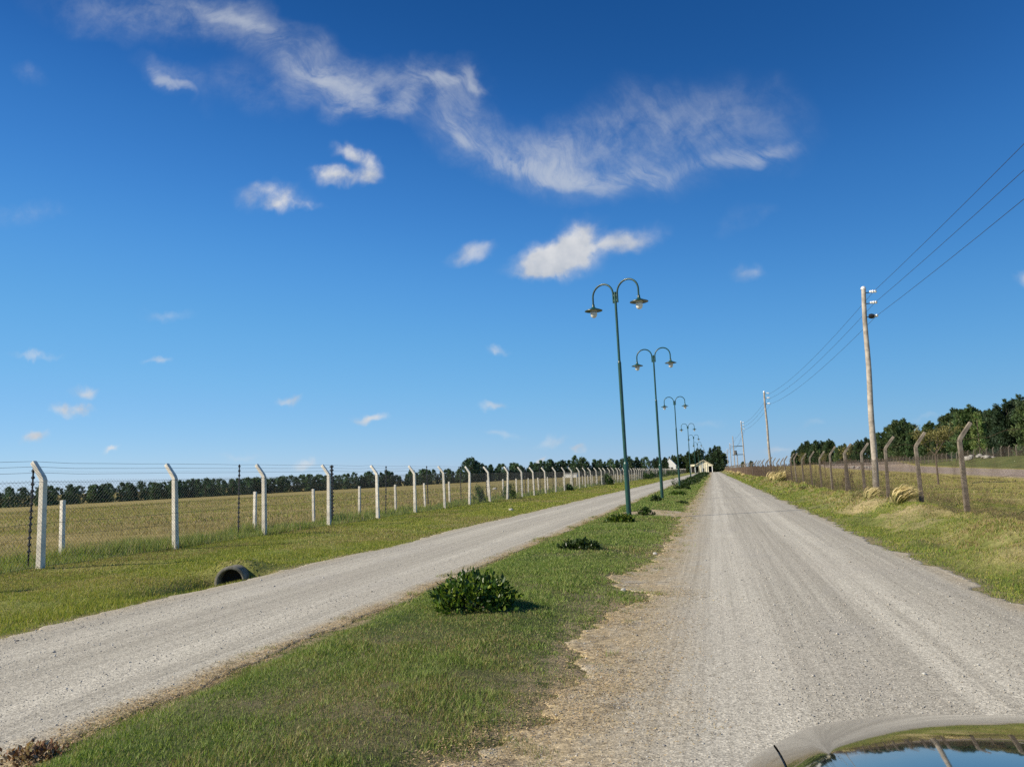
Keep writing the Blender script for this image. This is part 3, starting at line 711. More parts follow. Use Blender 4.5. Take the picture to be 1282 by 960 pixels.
far_fence = post_fence('chain_link_fence', 'distant fence of thin grey concrete posts in front of the dark trees on the right', None, 54.0, fy, 1, (1.72, .26, .32, .16, .14),
                       M['concrete_old'], M['wire'], ((420, .45, .010),), ((-.06, .9), (-.06, 1.7)), .012, 1.5, 1.5)
def inner_fence():
    X = -15.05; ys = [15.2 + 3.97 * i for i in range(-1, 62)]
    root = empty('low_post_fence', (X, ys[0], hz(X, ys[0]))); loc = Vector(root.location)
    tag(root, 'row of short plain concrete posts standing in the pasture just behind the left fence', 'fence')
    mb = MB().box((0, 0, .5), (.10, .10, 1.6), taper=.9); first = mb.build('post', M['concrete'], root, bevel=.008)
    for i, y in enumerate(ys):
        o = first if i == 0 else first.copy()
        if i: col.objects.link(o); o.parent = root
        o.location = Vector((X, y, hz(X, y))) - loc; o.rotation_euler = (R(random.gauss(0, 1)), R(random.gauss(0, 1)), 0)
    for dz in (.5, 1.1):
        VF = strand(X, dz, ys, .003); mesh_np('strand_wire', VF[0] - np.array(loc), VF[1], M['wire'], root)
inner_fence()
def electric_fence():
    X = -13.95; ys = [16.2, 20.6, 26.5, 31.4, 36.6, 41.8] + [47.0 + 5.2 * i for i in range(24)]
    ys = [11.2] + ys[1:]
    xs = [-13.86] + [X] * (len(ys) - 1)
    ys[0] = 13.15
    root = empty('electric_fence', (X, ys[0], hz(X, ys[0]))); loc = Vector(root.location)
    tag(root, 'electric security fence of thin black rods with insulators strung behind the left fence', 'fence')
    mb = MB(); mb.tube([(0, 0, -.2), (0, 0, 2.16)], .016, 6)
    rod = mb.build('rod', M['metal_dark'], root)
    ins = MB()
    prof = [(.018, .25)]
    for z in np.linspace(.30, 2.1, 14): prof += [(.018, z - .03), (.034, z - .022), (.038, z), (.034, z + .022), (.018, z + .03)]
    ins.lathe(prof, 7)
    insu = ins.build('insulator', M['black'], rod)
    for i, y in enumerate(ys):
        if i == 0: o = rod
        else:
            o = rod.copy(); col.objects.link(o); o.parent = root
            k = insu.copy(); col.objects.link(k); k.parent = o
        o.location = Vector((xs[i], y, hz(xs[i], y))) - loc
        o.rotation_euler = (R(random.gauss(0, .6)), R(1.5 if i == 0 else random.gauss(0, .6)), 0)
        if i == 2: o.scale = (2.2, 2.2, 1)
    for z in np.linspace(.30, 2.1, 14)[::2]:
        VF = strand(X + .02, z, ys, .0016, 50); mesh_np('strand_wire', VF[0] - np.array(loc), VF[1], M['wire'], root)
electric_fence()

# ---------------------------------------------------------------- street lamps
def make_lamp():
    root = empty('street_lamp', (0, 0, 0))
    mb = MB()
    mb.tube([(0, 0, -.3), (0, 0, 1.72)], .083, 16)
    mb.tube([(0, 0, 1.72), (0, 0, 1.78)], [.083, .060], 16, False)
    mb.tube([(0, 0, 1.75), (0, 0, 5.1)], .059, 16)
    mb.tube([(0, 0, 5.1), (0, 0, 5.16)], [.059, .044], 16, False)
    mb.tube([(0, 0, 5.13), (0, 0, 7.53)], .043, 14)
    mb.build('pole', M['green_paint'], root, smooth=True)
    for s in (-1, 1):
        mb = MB(); x0 = s * .082; rr = .405; zc = 7.48
        path = [(x0, 0, 7.16), (x0, 0, 7.4)]
        for k in range(0, 15):
            t = math.pi * k / 14
            path.append((x0 + s * (rr - rr * math.cos(t)), 0, zc + rr * 1.0 * math.sin(t)))
        xe = x0 + s * 2 * rr
        path += [(xe, 0, 7.40), (xe, 0, 7.20)]
        mb.tube(path, .032, 10)
        arm = mb.build('arm', M['green_paint'], root, smooth=True)
        for z in (7.24, 7.42):
            mb = MB(); mb.box((s * .055, 0, z), (.06, .04, .06)); mb.build('clamp', M['green_paint'], arm)
        mb = MB()
        mb.lathe([(.0, 7.27), (.045, 7.26), (.05, 7.17), (.075, 7.14), (.11, 7.12), (.305, 7.040), (.308, 7.025), (.294, 7.030), (.11, 7.10), (0, 7.11)], 28, (xe, 0, 0))
        sh = mb.build('lamp_shade', M['green_paint'], root, smooth=True)
        mb = MB()
        mb.lathe([(0, 7.085), (.085, 7.085), (.118, 7.06), (.122, 6.98), (.112, 6.88), (.085, 6.815), (.04, 6.785), (0, 6.78)], 22, (xe, 0, 0))
        gl = mb.build('lamp_glass', M['glass_lamp'], root, smooth=True)
        mb = MB()
        mb.lathe([(.118, 6.99), (.130, 6.985), (.130, 6.975), (.116, 6.97)], 22, (xe, 0, 0))
        mb.build('glass_ring', M['metal_dark'], gl, smooth=True)
    return root
lamp_spots = [(-2.77, 25.6, -24, 1.0, 'nearest and tallest looking green double arm street lamp with leafy shrubs around its foot'),
              (-2.66, 40.9, -8, 1.0, 'second green double arm street lamp from the camera, with a dark shrub below it'),
              (-2.93, 68.9, 5, 1.0, 'third green double arm street lamp from the camera, beside a bare twiggy plant'),
              (-3.1, 110, -3, 1.0, 'fourth green double arm street lamp from the camera, just left of the next one'),
              (-3.15, 147, 4, 1.0, 'fifth green double arm street lamp from the camera along the median hedge'),
              (-3.2, 187, 0, 1.0, 'sixth green double arm street lamp, thin against the dark trees'),
              (-3.2, 232, 0, 1.0, 'seventh green double arm street lamp, tiny in front of the cream gatehouse'),
              (-3.25, 285, 0, 1.0, 'eighth and farthest green double arm street lamp in front of the cream gatehouse')]
lamp0 = make_lamp()
for i, (x, y, rz, s, lb) in enumerate(lamp_spots):
    o = lamp0 if i == 0 else copy_tree(lamp0)
    o.location = (x, y, hz(x, y)); o.rotation_euler = (0, R(-.5 if i == 0 else random.gauss(0, .3)), R(rz))
    tag(o, lb, 'street lamp', 'green double arm lamps along the grass median')

# ---------------------------------------------------------------- power line
def make_pole():
    root = empty('utility_pole', (0, 0, 0))
    mb = MB()
    zs = np.linspace(-.6, 10, 14)
    mb.tube([(.02 * math.sin(z * 1.3), .02 * math.cos(z * .9), z) for z in zs], [.142 - .0045 * (z + .6) for z in zs], 14)
    p = mb.build('shaft', M['pole_wood'], root, smooth=True)
    mb = MB(); mb.lathe([(.0, 10.09), (.07, 10.07), (.115, 10.0), (.118, 9.93)], 12, (0, 0, -.02)); mb.build('cap', M['porcelain'], root, smooth=True)
    for z in (9.72, 9.17, 8.50):
        mb = MB(); mb.tube([(.08, 0, z), (.30, 0, z + .02), (.36, 0, z + .05)], .022, 8)
        b = mb.build('bracket', M['metal_dark'], root, smooth=True)
        mb = MB(); mb.lathe([(.0, .24), (.05, .25), (.075, .30), (.05, .34), (.085, .39), (.055, .44), (.08, .50), (.05, .55), (0, .57)], 12, (0, 0, z + .05), 'x')
        mb.build('insulator', M['porcelain'], root, smooth=True)
    return root
poles = [(7.0, 37.7, 9.6, -2.0, 'nearest weathered wooden power pole with three white insulators rising beside the rusty fence'),
         (6.85, 100, 10.9, -.5, 'second wooden power pole beyond the tall one, leaning slightly over the brown fence'),
         (6.9, 179, 11.9, -1.0, 'third wooden power pole from the camera, plain and thin above the brown fence'),
         (6.9, 311, 11.2, -.4, 'thin wooden power pole just beyond the transformer pole'),
         (6.9, 377, 10.6, 0, 'small far wooden power pole near the large dark tree'),
         (6.9, 450, 11.0, 0, 'farthest thin wooden power pole right beside the large dark tree')]
pole0 = make_pole()
extra = MB(); extra.lathe([(0, -.13), (.10, -.11), (.13, 0), (.10, .11), (0, .13)], 12, (.26, -.08, 8.52), 'x')
for i, (x, y, h, lean, lb) in enumerate(poles):
    o = pole0 if i == 0 else copy_tree(pole0)
    o.location = (x, y, hz(x, y)); o.rotation_euler = (0, R(lean if i else 1.6), 0); o.scale = (1.12 if i else 1, 1.12 if i else 1, (h - hz(x, y)) / 10.0)
    tag(o, lb, 'power pole', 'wooden power poles behind the rusty fence')
extra.build('junction_box', M['metal_dark'], pole0, smooth=True)
def transformer_pole():
    x, y = 6.9, 250; root = empty('utility_pole', (x, y, hz(x, y)))
    tag(root, 'far power pole carrying two crossarm platforms and a pair of supporting posts', 'power pole', 'wooden power poles behind the rusty fence')
    for dx in (-.35, .55):
        mb = MB(); mb.tube([(dx, 0, -.5), (dx, 0, 11.2 if dx < 0 else 6.0)], [.17, .12], 10); mb.build('shaft', M['pole_wood'], root, smooth=True)
    for z, w in ((8.0, 3.0), (5.4, 3.4)):
        mb = MB(); mb.box((.9, 0, z), (w, .18, .2)); mb.build('crossarm', M['metal_dark'], root)
    mb = MB(); mb.lathe([(0, 5.5), (.4, 5.5), (.4, 6.6), (.3, 6.7), (0, 6.7)], 14, (.15, -.35, 0)); mb.build('transformer', M['wire'], root, smooth=True)
transformer_pole()
def power_wires():
    ys = [-27, 37.7, 100, 179, 250, 311, 377, 450]
    xo = [7.75, 7.72, 7.45, 7.45, 7.45, 7.45, 7.45, 7.45]
    zs = {'top': [9.5, 9.40, 10.6, 11.5, 10.9, 10.9, 10.3, 10.7], 'middle': [8.75, 8.87, 10.0, 10.8, 8.2, 10.3, 9.8, 10.1], 'lowest': [8.05, 8.23, 9.3, 10.0, 8.1, 9.6, 9.0, 9.4]}
    for nm, zz in zs.items():
        P = []
        for i in range(len(ys) - 1):
            for k in range(14):
                t = k / 14; P.append((xo[i] + (xo[i + 1] - xo[i]) * t, ys[i] + (ys[i + 1] - ys[i]) * t, zz[i] + (zz[i + 1] - zz[i]) * t - .55 * 4 * t * (1 - t)))
        P.append((xo[-1], ys[-1], zz[-1])); P = np.array(P)
        V, F = prisms(P[:-1], P[1:], .0085 * (1 + np.clip(P[:-1, 1] - 40, 0, 999) / 110))
        o = mesh_np('power_cable', V, F, M['wire_black'])
        tag(o, {'top': 'topmost of the three thin black power cables on the wooden poles', 'middle': 'middle one of the three thin black power cables on the wooden poles', 'lowest': 'lowest of the three thin black power cables on the wooden poles'}[nm], 'power cable', 'cables of the power line')
power_wires()

# ---------------------------------------------------------------- trees
def crown_mesh(name, H, Rad, z0, prof, ncl, nleaf, lsize, seed, base, up=.5, narrow=.35, cl_r=.16, leaders=0):
    g = np.random.default_rng(seed)
    t = np.concatenate([np.linspace(0, 1, ncl // 2), g.uniform(0, 1, ncl - ncl // 2)])
    n = len(t); a = g.uniform(0, 2 * math.pi, n)
    lob = 1 + .28 * np.sin(a * 2 + g.uniform(0, 6)) * g.uniform(.3, 1) + .22 * np.sin(a * 3 + t * 7 + g.uniform(0, 6))
    r = Rad * np.interp(t, *prof) * lob * (.30 + .70 * np.sqrt(g.uniform(0, 1, n)))
    c = np.stack([r * np.cos(a), r * np.sin(a), z0 + (H - z0) * t + g.normal(0, .02 * H, n)], -1)
    if leaders:
        la = g.uniform(0, 6.28) + np.arange(leaders) * 2.4; lr = Rad * .58 * np.sqrt(np.arange(leaders) / leaders)
        lh = H * (1 - .34 * (lr / Rad) * g.uniform(.3, 1.5, leaders)); lh[0] = H; lw = Rad * g.uniform(.42, .62, leaders)
        j = g.integers(0, leaders, n); t = g.uniform(0, 1, n) ** .85
        r = lw[j] * np.interp(t, *prof) * np.sqrt(g.uniform(.05, 1, n))
        c = np.stack([lr[j] * np.cos(la[j]) + r * np.cos(a), lr[j] * np.sin(la[j]) + r * np.sin(a), z0 + (lh[j] - z0) * t], -1)
    crad = cl_r * Rad * g.uniform(.6, 1.5, n) * (1.15 - .5 * t)
    cl_col = np.array(base)[None] * np.exp(g.normal(0, .26, (n, 1))) * np.stack([g.uniform(.85, 1.2, n), np.ones(n), g.uniform(.8, 1.15, n)], -1)
    off = g.normal(0, 1, (n, nleaf, 3)); off /= np.linalg.norm(off, axis=2)[..., None]
    off *= (g.uniform(0, 1, (n, nleaf, 1)) ** .4) * crad[:, None, None] * np.array([1, 1, 1.25])
    p = (c[:, None] + off).reshape(-1, 3)
    out = p - np.array([0, 0, 0]); out[:, 2] = 0; out /= np.linalg.norm(out, axis=1)[:, None] + 1e-6
    d = out * .55 + np.array([0, 0, up]) + g.normal(0, .45, p.shape); d /= np.linalg.norm(d, axis=1)[:, None]
    s = np.cross(d, g.normal(0, 1, p.shape)); s /= np.linalg.norm(s, axis=1)[:, None] + 1e-6
    L = (lsize * g.uniform(.6, 1.5, len(p)))[:, None]; W = L * narrow
    V = np.stack([p - d * L * .3, p + s * W * .5 + d * L * .15, p + d * L * .7, p - s * W * .5 + d * L * .15], 1)
    V[..., 2] = np.maximum(V[..., 2], .05)
    C = np.repeat(cl_col, nleaf, 0) * g.uniform(.7, 1.3, (len(p), 1))
    F = np.arange(len(p) * 4).reshape(-1, 4)
    return V.reshape(-1, 3), F, np.repeat(C, 4, 0)
PINE = ([0, .08, .25, .5, .75, .92, 1], [.55, .85, 1, .82, .52, .25, .06])
ROUND = ([0, .1, .3, .55, .8, .95, 1], [.5, .8, 1, .98, .75, .42, .15])
SPIRE = ([0, .1, .3, .6, .85, 1], [.6, .9, 1, .7, .38, .06])
def make_tree(kind, H, Rad, z0, prof, ncl, nleaf, lsize, seed, base, **kw):
    root = empty('conifer_tree' if kind != 'poplar' else 'poplar_tree', (0, 0, 0))
    mb = MB(); rnd = random.Random(seed)
    mb.tube([(0, 0, -.3), (rnd.uniform(-.1, .1), rnd.uniform(-.1, .1), H * .4), (rnd.uniform(-.2, .2), 0, H * .9)], [H * .022, H * .014, H * .004], 7)
    for k in range(6):
        z = H * (.15 + .11 * k); a = rnd.uniform(0, 6.28); L = Rad * .7 * (1 - .1 * k)
        mb.tube([(0, 0, z), (math.cos(a) * L * .5, math.sin(a) * L * .5, z + L * .3), (math.cos(a) * L, math.sin(a) * L, z + L * .75)], [H * .007, H * .005, H * .002], 5)
    mb.build('trunk', M['bark'], root)
    V, F, C = crown_mesh('crown', H, Rad, z0, prof, ncl, nleaf, lsize, seed, base, **kw)
    mesh_np('crown', V, F, M['leaf_dark'], root, colour=C)
    return root
def place(proto, used, x, y, H, H0, rz, wide=1., dz=0.):
    o = proto if not used else copy_tree(proto)
    k = H / H0
    o.location = (x, y, hz(x, y) + dz); o.scale = (k * wide, k * wide, k); o.rotation_euler = (0, 0, rz)
    return o
DK = (.036, .056, .022)
near_protos = [make_tree('conifer', 14, 4.6, .4, PINE, 300, 46, .58, 11, DK, up=1.0, cl_r=.17, leaders=7), make_tree('conifer', 14, 4.4, .3, PINE, 300, 46, .58, 12, (.040, .062, .021), up=.9, cl_r=.18, leaders=9),
               make_tree('conifer', 14, 3.8, .3, SPIRE, 280, 46, .56, 13, (.034, .055, .022), up=1.2, cl_r=.18, leaders=5), make_tree('conifer', 14, 5.0, .3, PINE, 320, 46, .60, 14, (.042, .062, .023), up=1.0, cl_r=.16, leaders=8)]
used = [False] * 4
RT = [(70.0, 720.1, 15.6), (77.0, 726.8, 19.7), (73.0, 642.2, 20.5), (70.0, 573.9, 18.8), (77.0, 596.1, 18.7), (73.0, 527.5, 17.5), (70.0, 468.3, 11.8), (77.0, 496.5, 13.8), (67.0, 410.9, 11.1), (64.0, 375.2, 11.9), (71.0, 395.1, 13.5), (67.0, 348.0, 13.8), (64.0, 319.1, 13.3), (71.0, 333.3, 17.7), (67.0, 302.0, 16.6), (64.0, 277.9, 11.9), (71.0, 296.4, 11.8), (67.0, 268.0, 13.7), (64.0, 245.6, 11.4), (71.0, 255.7, 16.6), (67.0, 235.0, 15.1), (64.0, 218.3, 15.1), (71.0, 234.0, 14.6), (67.0, 212.1, 13.6), (64.0, 192.9, 14.3), (71.0, 206.1, 16.0), (67.0, 187.1, 14.3), (64.0, 171.4, 11.8), (71.0, 180.2, 13.7), (67.0, 160.6, 13.5), (71, 150, 14.5), (66, 139, 13), (70, 128, 15), (66, 117, 13.5), (71, 106, 14.5), (66, 96, 13)]
RL = {13: 'broad dark conifer with a ragged double top, left of the young tree in the paddock', 17: 'dark conifer rising straight behind the young tree in the paddock', 19: 'tall dark conifer with a leaning left flank, behind the leaning fence post on the right',
      21: 'tall dark conifer joined to its neighbour, just left of the pale poplar', 25: 'tallest dark conifer at the right edge of the photo', 26: 'big dark conifer cut by the right edge of the photo'}
for i, (x, y, zt) in enumerate(RT):
    j = (0, 1, 3, 2)[i % 4]
    if i in (13, 19): j = 3
    o = place(near_protos[j], used[j], x, y, zt - hz(x, y) + .9, 14, random.uniform(0, 6.28), random.uniform(.9, 1.15) * (1.15 if zt > 15 else 1.05), -.9); used[j] = True
    tag(o, RL.get(i, 'dark green conifer in the long row behind the distant fence on the right'), 'tree', 'dark conifers behind the distant fence on the right')
pop = make_tree('poplar', 13, 2.3, .6, ROUND, 110, 40, .5, 21, (.10, .135, .04), up=.8, cl_r=.28)
place(pop, False, 61.0, 203, 10.0, 13, 1.0); tag(pop, 'pale green loose poplar between the dark conifers on the right', 'tree')
# long tree line beyond the left pasture
far_protos = [make_tree('conifer', 8, 2.7, .1, ROUND, 70, 30, .5, 31, (.052, .084, .042), up=.6, narrow=.5, cl_r=.3), make_tree('conifer', 8, 2.4, .1, PINE, 70, 30, .5, 32, (.046, .076, .039), up=.8, narrow=.5, cl_r=.3),
              make_tree('conifer', 8, 2.0, .1, SPIRE, 56, 34, .58, 33, (.043, .073, .038), up=.9, narrow=.5, cl_r=.3), make_tree('conifer', 8, 3.1, .1, ROUND, 70, 34, .64, 34, (.055, .086, .043), up=.5, narrow=.5, cl_r=.28)]
fused = [False] * 4
line = [(-262, 150, 5.6), (-238, 186, 6.0), (-226, 208, 6.2), (-226, 260, 6.8), (-226, 300, 7.6), (-224, 347, 7.9), (-186, 372, 7.6), (-152, 405, 8.2), (-135, 424, 9.2), (-102, 507, 10.5), (-62, 531, 11.5), (-40, 540, 11)]
seg = np.array([(p[0], p[1]) for p in line]); ln = np.concatenate([[0], np.cumsum(np.linalg.norm(np.diff(seg, axis=0), axis=1))])
s = 0; k = 0
while s < ln[-1]:
    x, y, h = (np.interp(s, ln, [p[q] for p in line]) for q in range(3))
    for row in range(2):
        xx, yy = x - row * 7 + random.gauss(0, 1.2), y + row * 7 + random.gauss(0, 1.2)
        j = random.choice([0, 0, 3, 1] if x < -190 else [0, 1, 2, 3, 2])
        hh = h * random.uniform(.80, 1.12) * (1 if row == 0 else .95)
        if x < -190: hh = h * random.uniform(.9, 1.08)
        elif random.random() < .35: hh *= .72
        o = place(far_protos[j], fused[j], xx, yy, hh, 8, random.uniform(0, 6.28), random.uniform(.9, 1.25)); fused[j] = True
        tag(o, 'dark bushy tree in the long tree line beyond the left pasture', 'tree', 'trees lining the far side of the left pasture')
    gap = random.uniform(3.6, 5.4) if x < -190 else random.uniform(2.6, 4.6)
    s += gap; k += 1
for x, y, h, j, lb in ((-133, 418, 13.2, 3, 'tall rounded tree standing well above the left tree line'), (-137, 421, 11.5, 0, 'rounded tree tucked against the tallest one of the left tree line'), (-86, 490, 13.0, 1, 'tall pointed tree rising above the far end of the left tree line')):
    tag(place(far_protos[j], True, x, y, h, 8, random.uniform(0, 6), 1.0), lb, 'tree', 'taller trees in the left tree line')
# trees round the gatehouse at the end of the road
mid = [(-21.0, 428, 9.8, 0, 'dark conifer just right of the white gabled house'), (-16.8, 432, 10.2, 3, 'dark bushy conifer left of the cream gatehouse, second from the white house'), (-12.5, 430, 11.4, 1, 'tall dark conifer behind the left wing of the cream gatehouse'), (-7.6, 433, 12.8, 3, 'tallest dark conifer close behind the cream gatehouse'), (-25.5, 425, 8.2, 2, 'small dark conifer left of the white gabled house'),
       (1.6, 418, 13.6, 0, 'big rounded dark tree at the end of the road, right of the cream gatehouse'), (4.6, 424, 10.5, 3, 'lower dark tree on the right flank of the big rounded one'), (-2.2, 428, 9.6, 2, 'narrow dark conifer between the gatehouse and the big rounded tree'),
       (17, 470, 5.2, 1, 'low dark tree behind the end of the brown fence'), (22, 480, 5.6, 0, 'low rounded dark tree behind the brown fence, beside a power pole'), (-30, 438, 9.4, 0, 'dark conifer behind the white gabled house')]
for i, (x, y, h, j, lb) in enumerate(mid):
    tag(place(near_protos[j], True, x, y, h, 14, i * 1.3, 1.12), lb, 'tree', 'dark trees at the end of the road')

# ---------------------------------------------------------------- young trees in the paddock
def sapling(x, y, H, spread, leaves, label, seed, lean=0.):
    rnd = random.Random(seed); root = empty('young_tree', (x, y, hz(x, y))); mb = MB(); tips = []
    zt = H * .52
    mb.tube([(0, 0, -.2), (.02, 0, H * .25), (lean, 0, zt)], [.075 * H / 4, .06 * H / 4, .045 * H / 4], 8)
    def br(p, d, L, r, depth):
        q = p + d * L * .5 + Vector((0, 0, .02)); e = q + (d + Vector((rnd.uniform(-.2, .2), rnd.uniform(-.2, .2), .25))).normalized() * L * .5
        mb.tube([p, q, e], [r, r * .8, r * .5], 5); tips.append(e); tips.append(q)
        if depth:
            for k in range(3):
                dd = (d + Vector((rnd.uniform(-.8, .8), rnd.uniform(-.8, .8), rnd.uniform(-.1, .6)))).normalized()
                br(p.lerp(e, rnd.uniform(.5, 1)), dd, L * rnd.uniform(.5, .75), r * .5, depth - 1)
    for k in range(7):
        a = k * 2.4 + rnd.uniform(-.4, .4)
        br(Vector((lean * .9, 0, zt * rnd.uniform(.86, 1.0))), Vector((math.cos(a) * spread, math.sin(a) * spread, 1)).normalized(), H * rnd.uniform(.24, .36), .024 * H / 4, 2)
    mb.build('trunk', M['bark'], root)
    g = np.random.default_rng(seed); T = np.array(tips); n = leaves
    c = T[g.integers(0, len(T), n)] + g.normal(0, .09 * H / 4, (n, 3))
    d = g.normal(0, 1, (n, 3)); d /= np.linalg.norm(d, axis=1)[:, None]; s_ = np.cross(d, g.normal(0, 1, (n, 3))); s_ /= np.linalg.norm(s_, axis=1)[:, None]
    L = g.uniform(.05, .12, (n, 1)); V = np.stack([c - d * L * .5, c + s_ * L * .3, c + d * L * .5, c - s_ * L * .3], 1).reshape(-1, 3)
    C = np.array([.15, .13, .04]) * g.uniform(.6, 1.4, (n, 1))
    mesh_np('crown', V, np.arange(n * 4).reshape(-1, 4), M['leaf_dark'], root, colour=np.repeat(C, 4, 0))
    tag(root, label, 'young tree', 'thin young trees in the right paddock')
sapling(12.9, 51, 3.55, .75, 2600, 'young tree with a bare trunk and sparse crown, standing alone in the right paddock', 5)
sapling(9.6, 62, 2.5, .35, 500, 'slender young tree behind the double fence post on the right', 6)
sapling(12.0, 92, 2.6, .35, 500, 'slender young tree farther back in the paddock, near the brown fence', 7)
sapling(11.4, 108, 2.7, .35, 400, 'farthest slender young tree in the paddock, thin behind the brown fence', 8)

# ---------------------------------------------------------------- shrubs
def leaf_shrub(name, x, y, rx, ry, h, n, L, pal, label, group, seed, mat_='leaf_glossy', flat=1.0, sink=.0):
    g = np.random.default_rng(seed); rnd = random.Random(seed)
    root = empty(name, (x, y, hz(x, y)))
    mb = MB(); ns = max(8, int(22 * rx)); tips = []
    for k in range(ns):
        a = rnd.uniform(0, 6.28); q = math.sqrt(rnd.uniform(0, 1))
        e = Vector((math.cos(a) * rx * q * .9, math.sin(a) * ry * q * .9, h * (1 - .72 * q * q) * rnd.uniform(.75, 1.08)))
        mb.tube([(e.x * .15, e.y * .15, -.03), (e.x * .55, e.y * .55, e.z * .55), tuple(e)], [.009, .006, .003], 5); tips.append(e)
    mb.build('stems', M['bark'], root)
    T = np.array([tuple(e) for e in tips])
    m = int(n * .62); k = g.integers(0, len(T), m); f = g.uniform(.35, 1.04, (m, 1)) ** .7
    c1 = T[k] * f + g.normal(0, 1, (m, 3)) * np.array([.11 * rx, .11 * ry, .09 * h])
    u = g.normal(0, 1, (n - m, 3)); u[:, 2] = np.abs(u[:, 2]); u /= np.linalg.norm(u, axis=1)[:, None]
    bump = 1 + .16 * np.sin(np.arctan2(u[:, 1], u[:, 0]) * 4 + seed) + .12 * np.sin(u[:, 2] * 9 + u[:, 0] * 6 + seed)
    c2 = u * np.array([rx, ry, h]) * (bump * g.uniform(.72, 1.0, n - m))[:, None]
    c = np.concatenate([c1, c2]); c[:, 2] = np.maximum(c[:, 2], .015 + .05 * h * g.uniform(0, 1, n))
    out = c / np.array([rx, ry, h]); out /= np.linalg.norm(out, axis=1)[:, None] + 1e-6
    d = out * .6 + np.array([0, 0, .45]) + g.normal(0, .5, c.shape); d /= np.linalg.norm(d, axis=1)[:, None]
    s_ = np.cross(d, g.normal(0, 1, c.shape)); s_ /= np.linalg.norm(s_, axis=1)[:, None]; nn = np.cross(d, s_)
    ll = L * g.uniform(.6, 1.4, (n, 1)); w = ll * .27
    V = np.stack([c - d * ll * .4, c + s_ * w + nn * w * .35, c + d * ll * .6, c - s_ * w + nn * w * .35], 1).reshape(-1, 3)
    C = np.array(pal)[g.integers(0, len(pal), n)] * g.uniform(.75, 1.25, (n, 1))
    F = np.arange(n * 4).reshape(-1, 4); F = np.concatenate([F[:, [0, 1, 2]], F[:, [0, 2, 3]]])
    mesh_np('leaves', V, F, M[mat_], root, colour=np.repeat(C, 4, 0))
    return tag(root, label, 'shrub', group)
GL = [(.045, .09, .014), (.06, .115, .016), (.11, .165, .022), (.028, .056, .011), (.18, .23, .035), (.035, .07, .012)]
DKS = [(.03, .052, .014), (.04, .065, .018), (.05, .075, .02), (.024, .042, .012)]
GM = 'shrubs along the grass median'
leaf_shrub('leafy_shrub', -2.66, 8.30, .49, .43, .36, 3400, .060, GL, 'large rounded glossy green shrub on the grass median, nearest the camera', GM, 3)
leaf_shrub('leafy_shrub', -2.60, 14.9, .46, .30, .17, 1100, .065, DKS, 'low flat dark shrub in the median grass, between the round shrub and the first lamp', GM, 4)
leaf_shrub('leafy_shrub', -2.72, 22.6, .46, .34, .24, 1300, .075, [(.10, .12, .014), (.13, .14, .018), (.07, .10, .016)] + GL, 'yellowish green shrub in front of the foot of the nearest lamp', GM, 5)
leaf_shrub('leafy_shrub', -2.3, 26.4, .30, .28, .28, 700, .07, GL[:2] + DKS, 'green shrub immediately right of the foot of the nearest lamp', GM, 6)
leaf_shrub('leafy_shrub', -2.72, 37.2, .28, .26, .32, 500, .08, DKS, 'dark rounded shrub in front of the second lamp', GM, 7)
leaf_shrub('leafy_shrub', -2.1, 46.5, .5, .4, .22, 600, .10, GL, 'low green shrub in the grass between the second and third lamp', GM, 8)
leaf_shrub('leafy_shrub', -1.5, 36.0, .3, .25, .12, 260, .09, DKS, 'tiny dark plant by the gravel edge right of the second lamp', GM, 9)
leaf_shrub('leafy_shrub', -2.4, 60.5, .7, .5, .28, 600, .12, DKS, 'low spreading dark shrub in front of the third lamp', GM, 10)
hedge = [(-2.55, 72, .75, .62), (-2.7, 77, .8, .7), (-2.3, 82, .75, .6), (-2.6, 88, .85, .75), (-2.5, 95, .9, .85), (-2.7, 102, .9, .8), (-2.5, 110, .95, .9), (-2.6, 119, 1, .9), (-2.5, 128, 1, .95), (-2.6, 139, 1.1, .95), (-2.5, 151, 1.2, 1.0), (-2.6, 164, 1.2, 1.0), (-2.5, 180, 1.3, 1.0), (-2.6, 200, 1.3, 1.1), (-2.5, 224, 1.4, 1.1), (-2.6, 252, 1.5, 1.2)]
hp = None
for i, (x, y, r, h) in enumerate(hedge):
    if hp is None:
        hp = leaf_shrub('leafy_shrub', x, y, 1.0, 1.3, 1.0, 1500, .17, DKS + GL[:1], '', '', 15); o = hp
    else: o = copy_tree(hp)
    o.location = (x, y, hz(x, y)); o.scale = (r * .72, r * .9, h * random.uniform(.5, .85)); o.rotation_euler = (0, 0, i * 1.1)
    tag(o, 'dark bushy shrub in the hedge like row between the farther lamps', 'shrub', 'row of dark shrubs between the farther lamps')
FB = 'bushes at the foot of the left fence'
fbush = [(-13.5, 43.8, .42, .95, 'dark upright bush at the foot of the left fence, left one of the nearest pair'), (-13.25, 49.8, .55, 1.05, 'rounded green bush at the foot of the left fence, right one of the nearest pair'), (-13.0, 70, .5, .5, 'small bush under the left fence beyond the nearest pair'),
         (-12.9, 96, .9, 1.25, 'dark bush under the far part of the left fence, left of the second lamp'), (-12.9, 150, 1.6, 1.4, 'wide dark bush under the far left fence, right of the nearest lamp pole'), (-12.9, 166, 1.5, 1.5, 'dark bush against the far left fence, between the first two lamp poles'),
         (-12.9, 190, 2.0, 1.6, 'broad dark bush at the far end of the left fence, left of the third lamp'), (-12.8, 225, 2.2, 1.6, 'farthest dark bush along the left fence'), (-12.8, 262, 2.6, 1.7, 'long dark bush under the far end of the left fence near the gatehouse')]
for i, (x, y, r, h, lb) in enumerate(fbush):
    leaf_shrub('fence_bush', x, y, r, r * 1.2, h, 1100, .09 if y < 60 else .2, GL[:1] + DKS, lb, FB, 40 + i, 'leaf_dark')
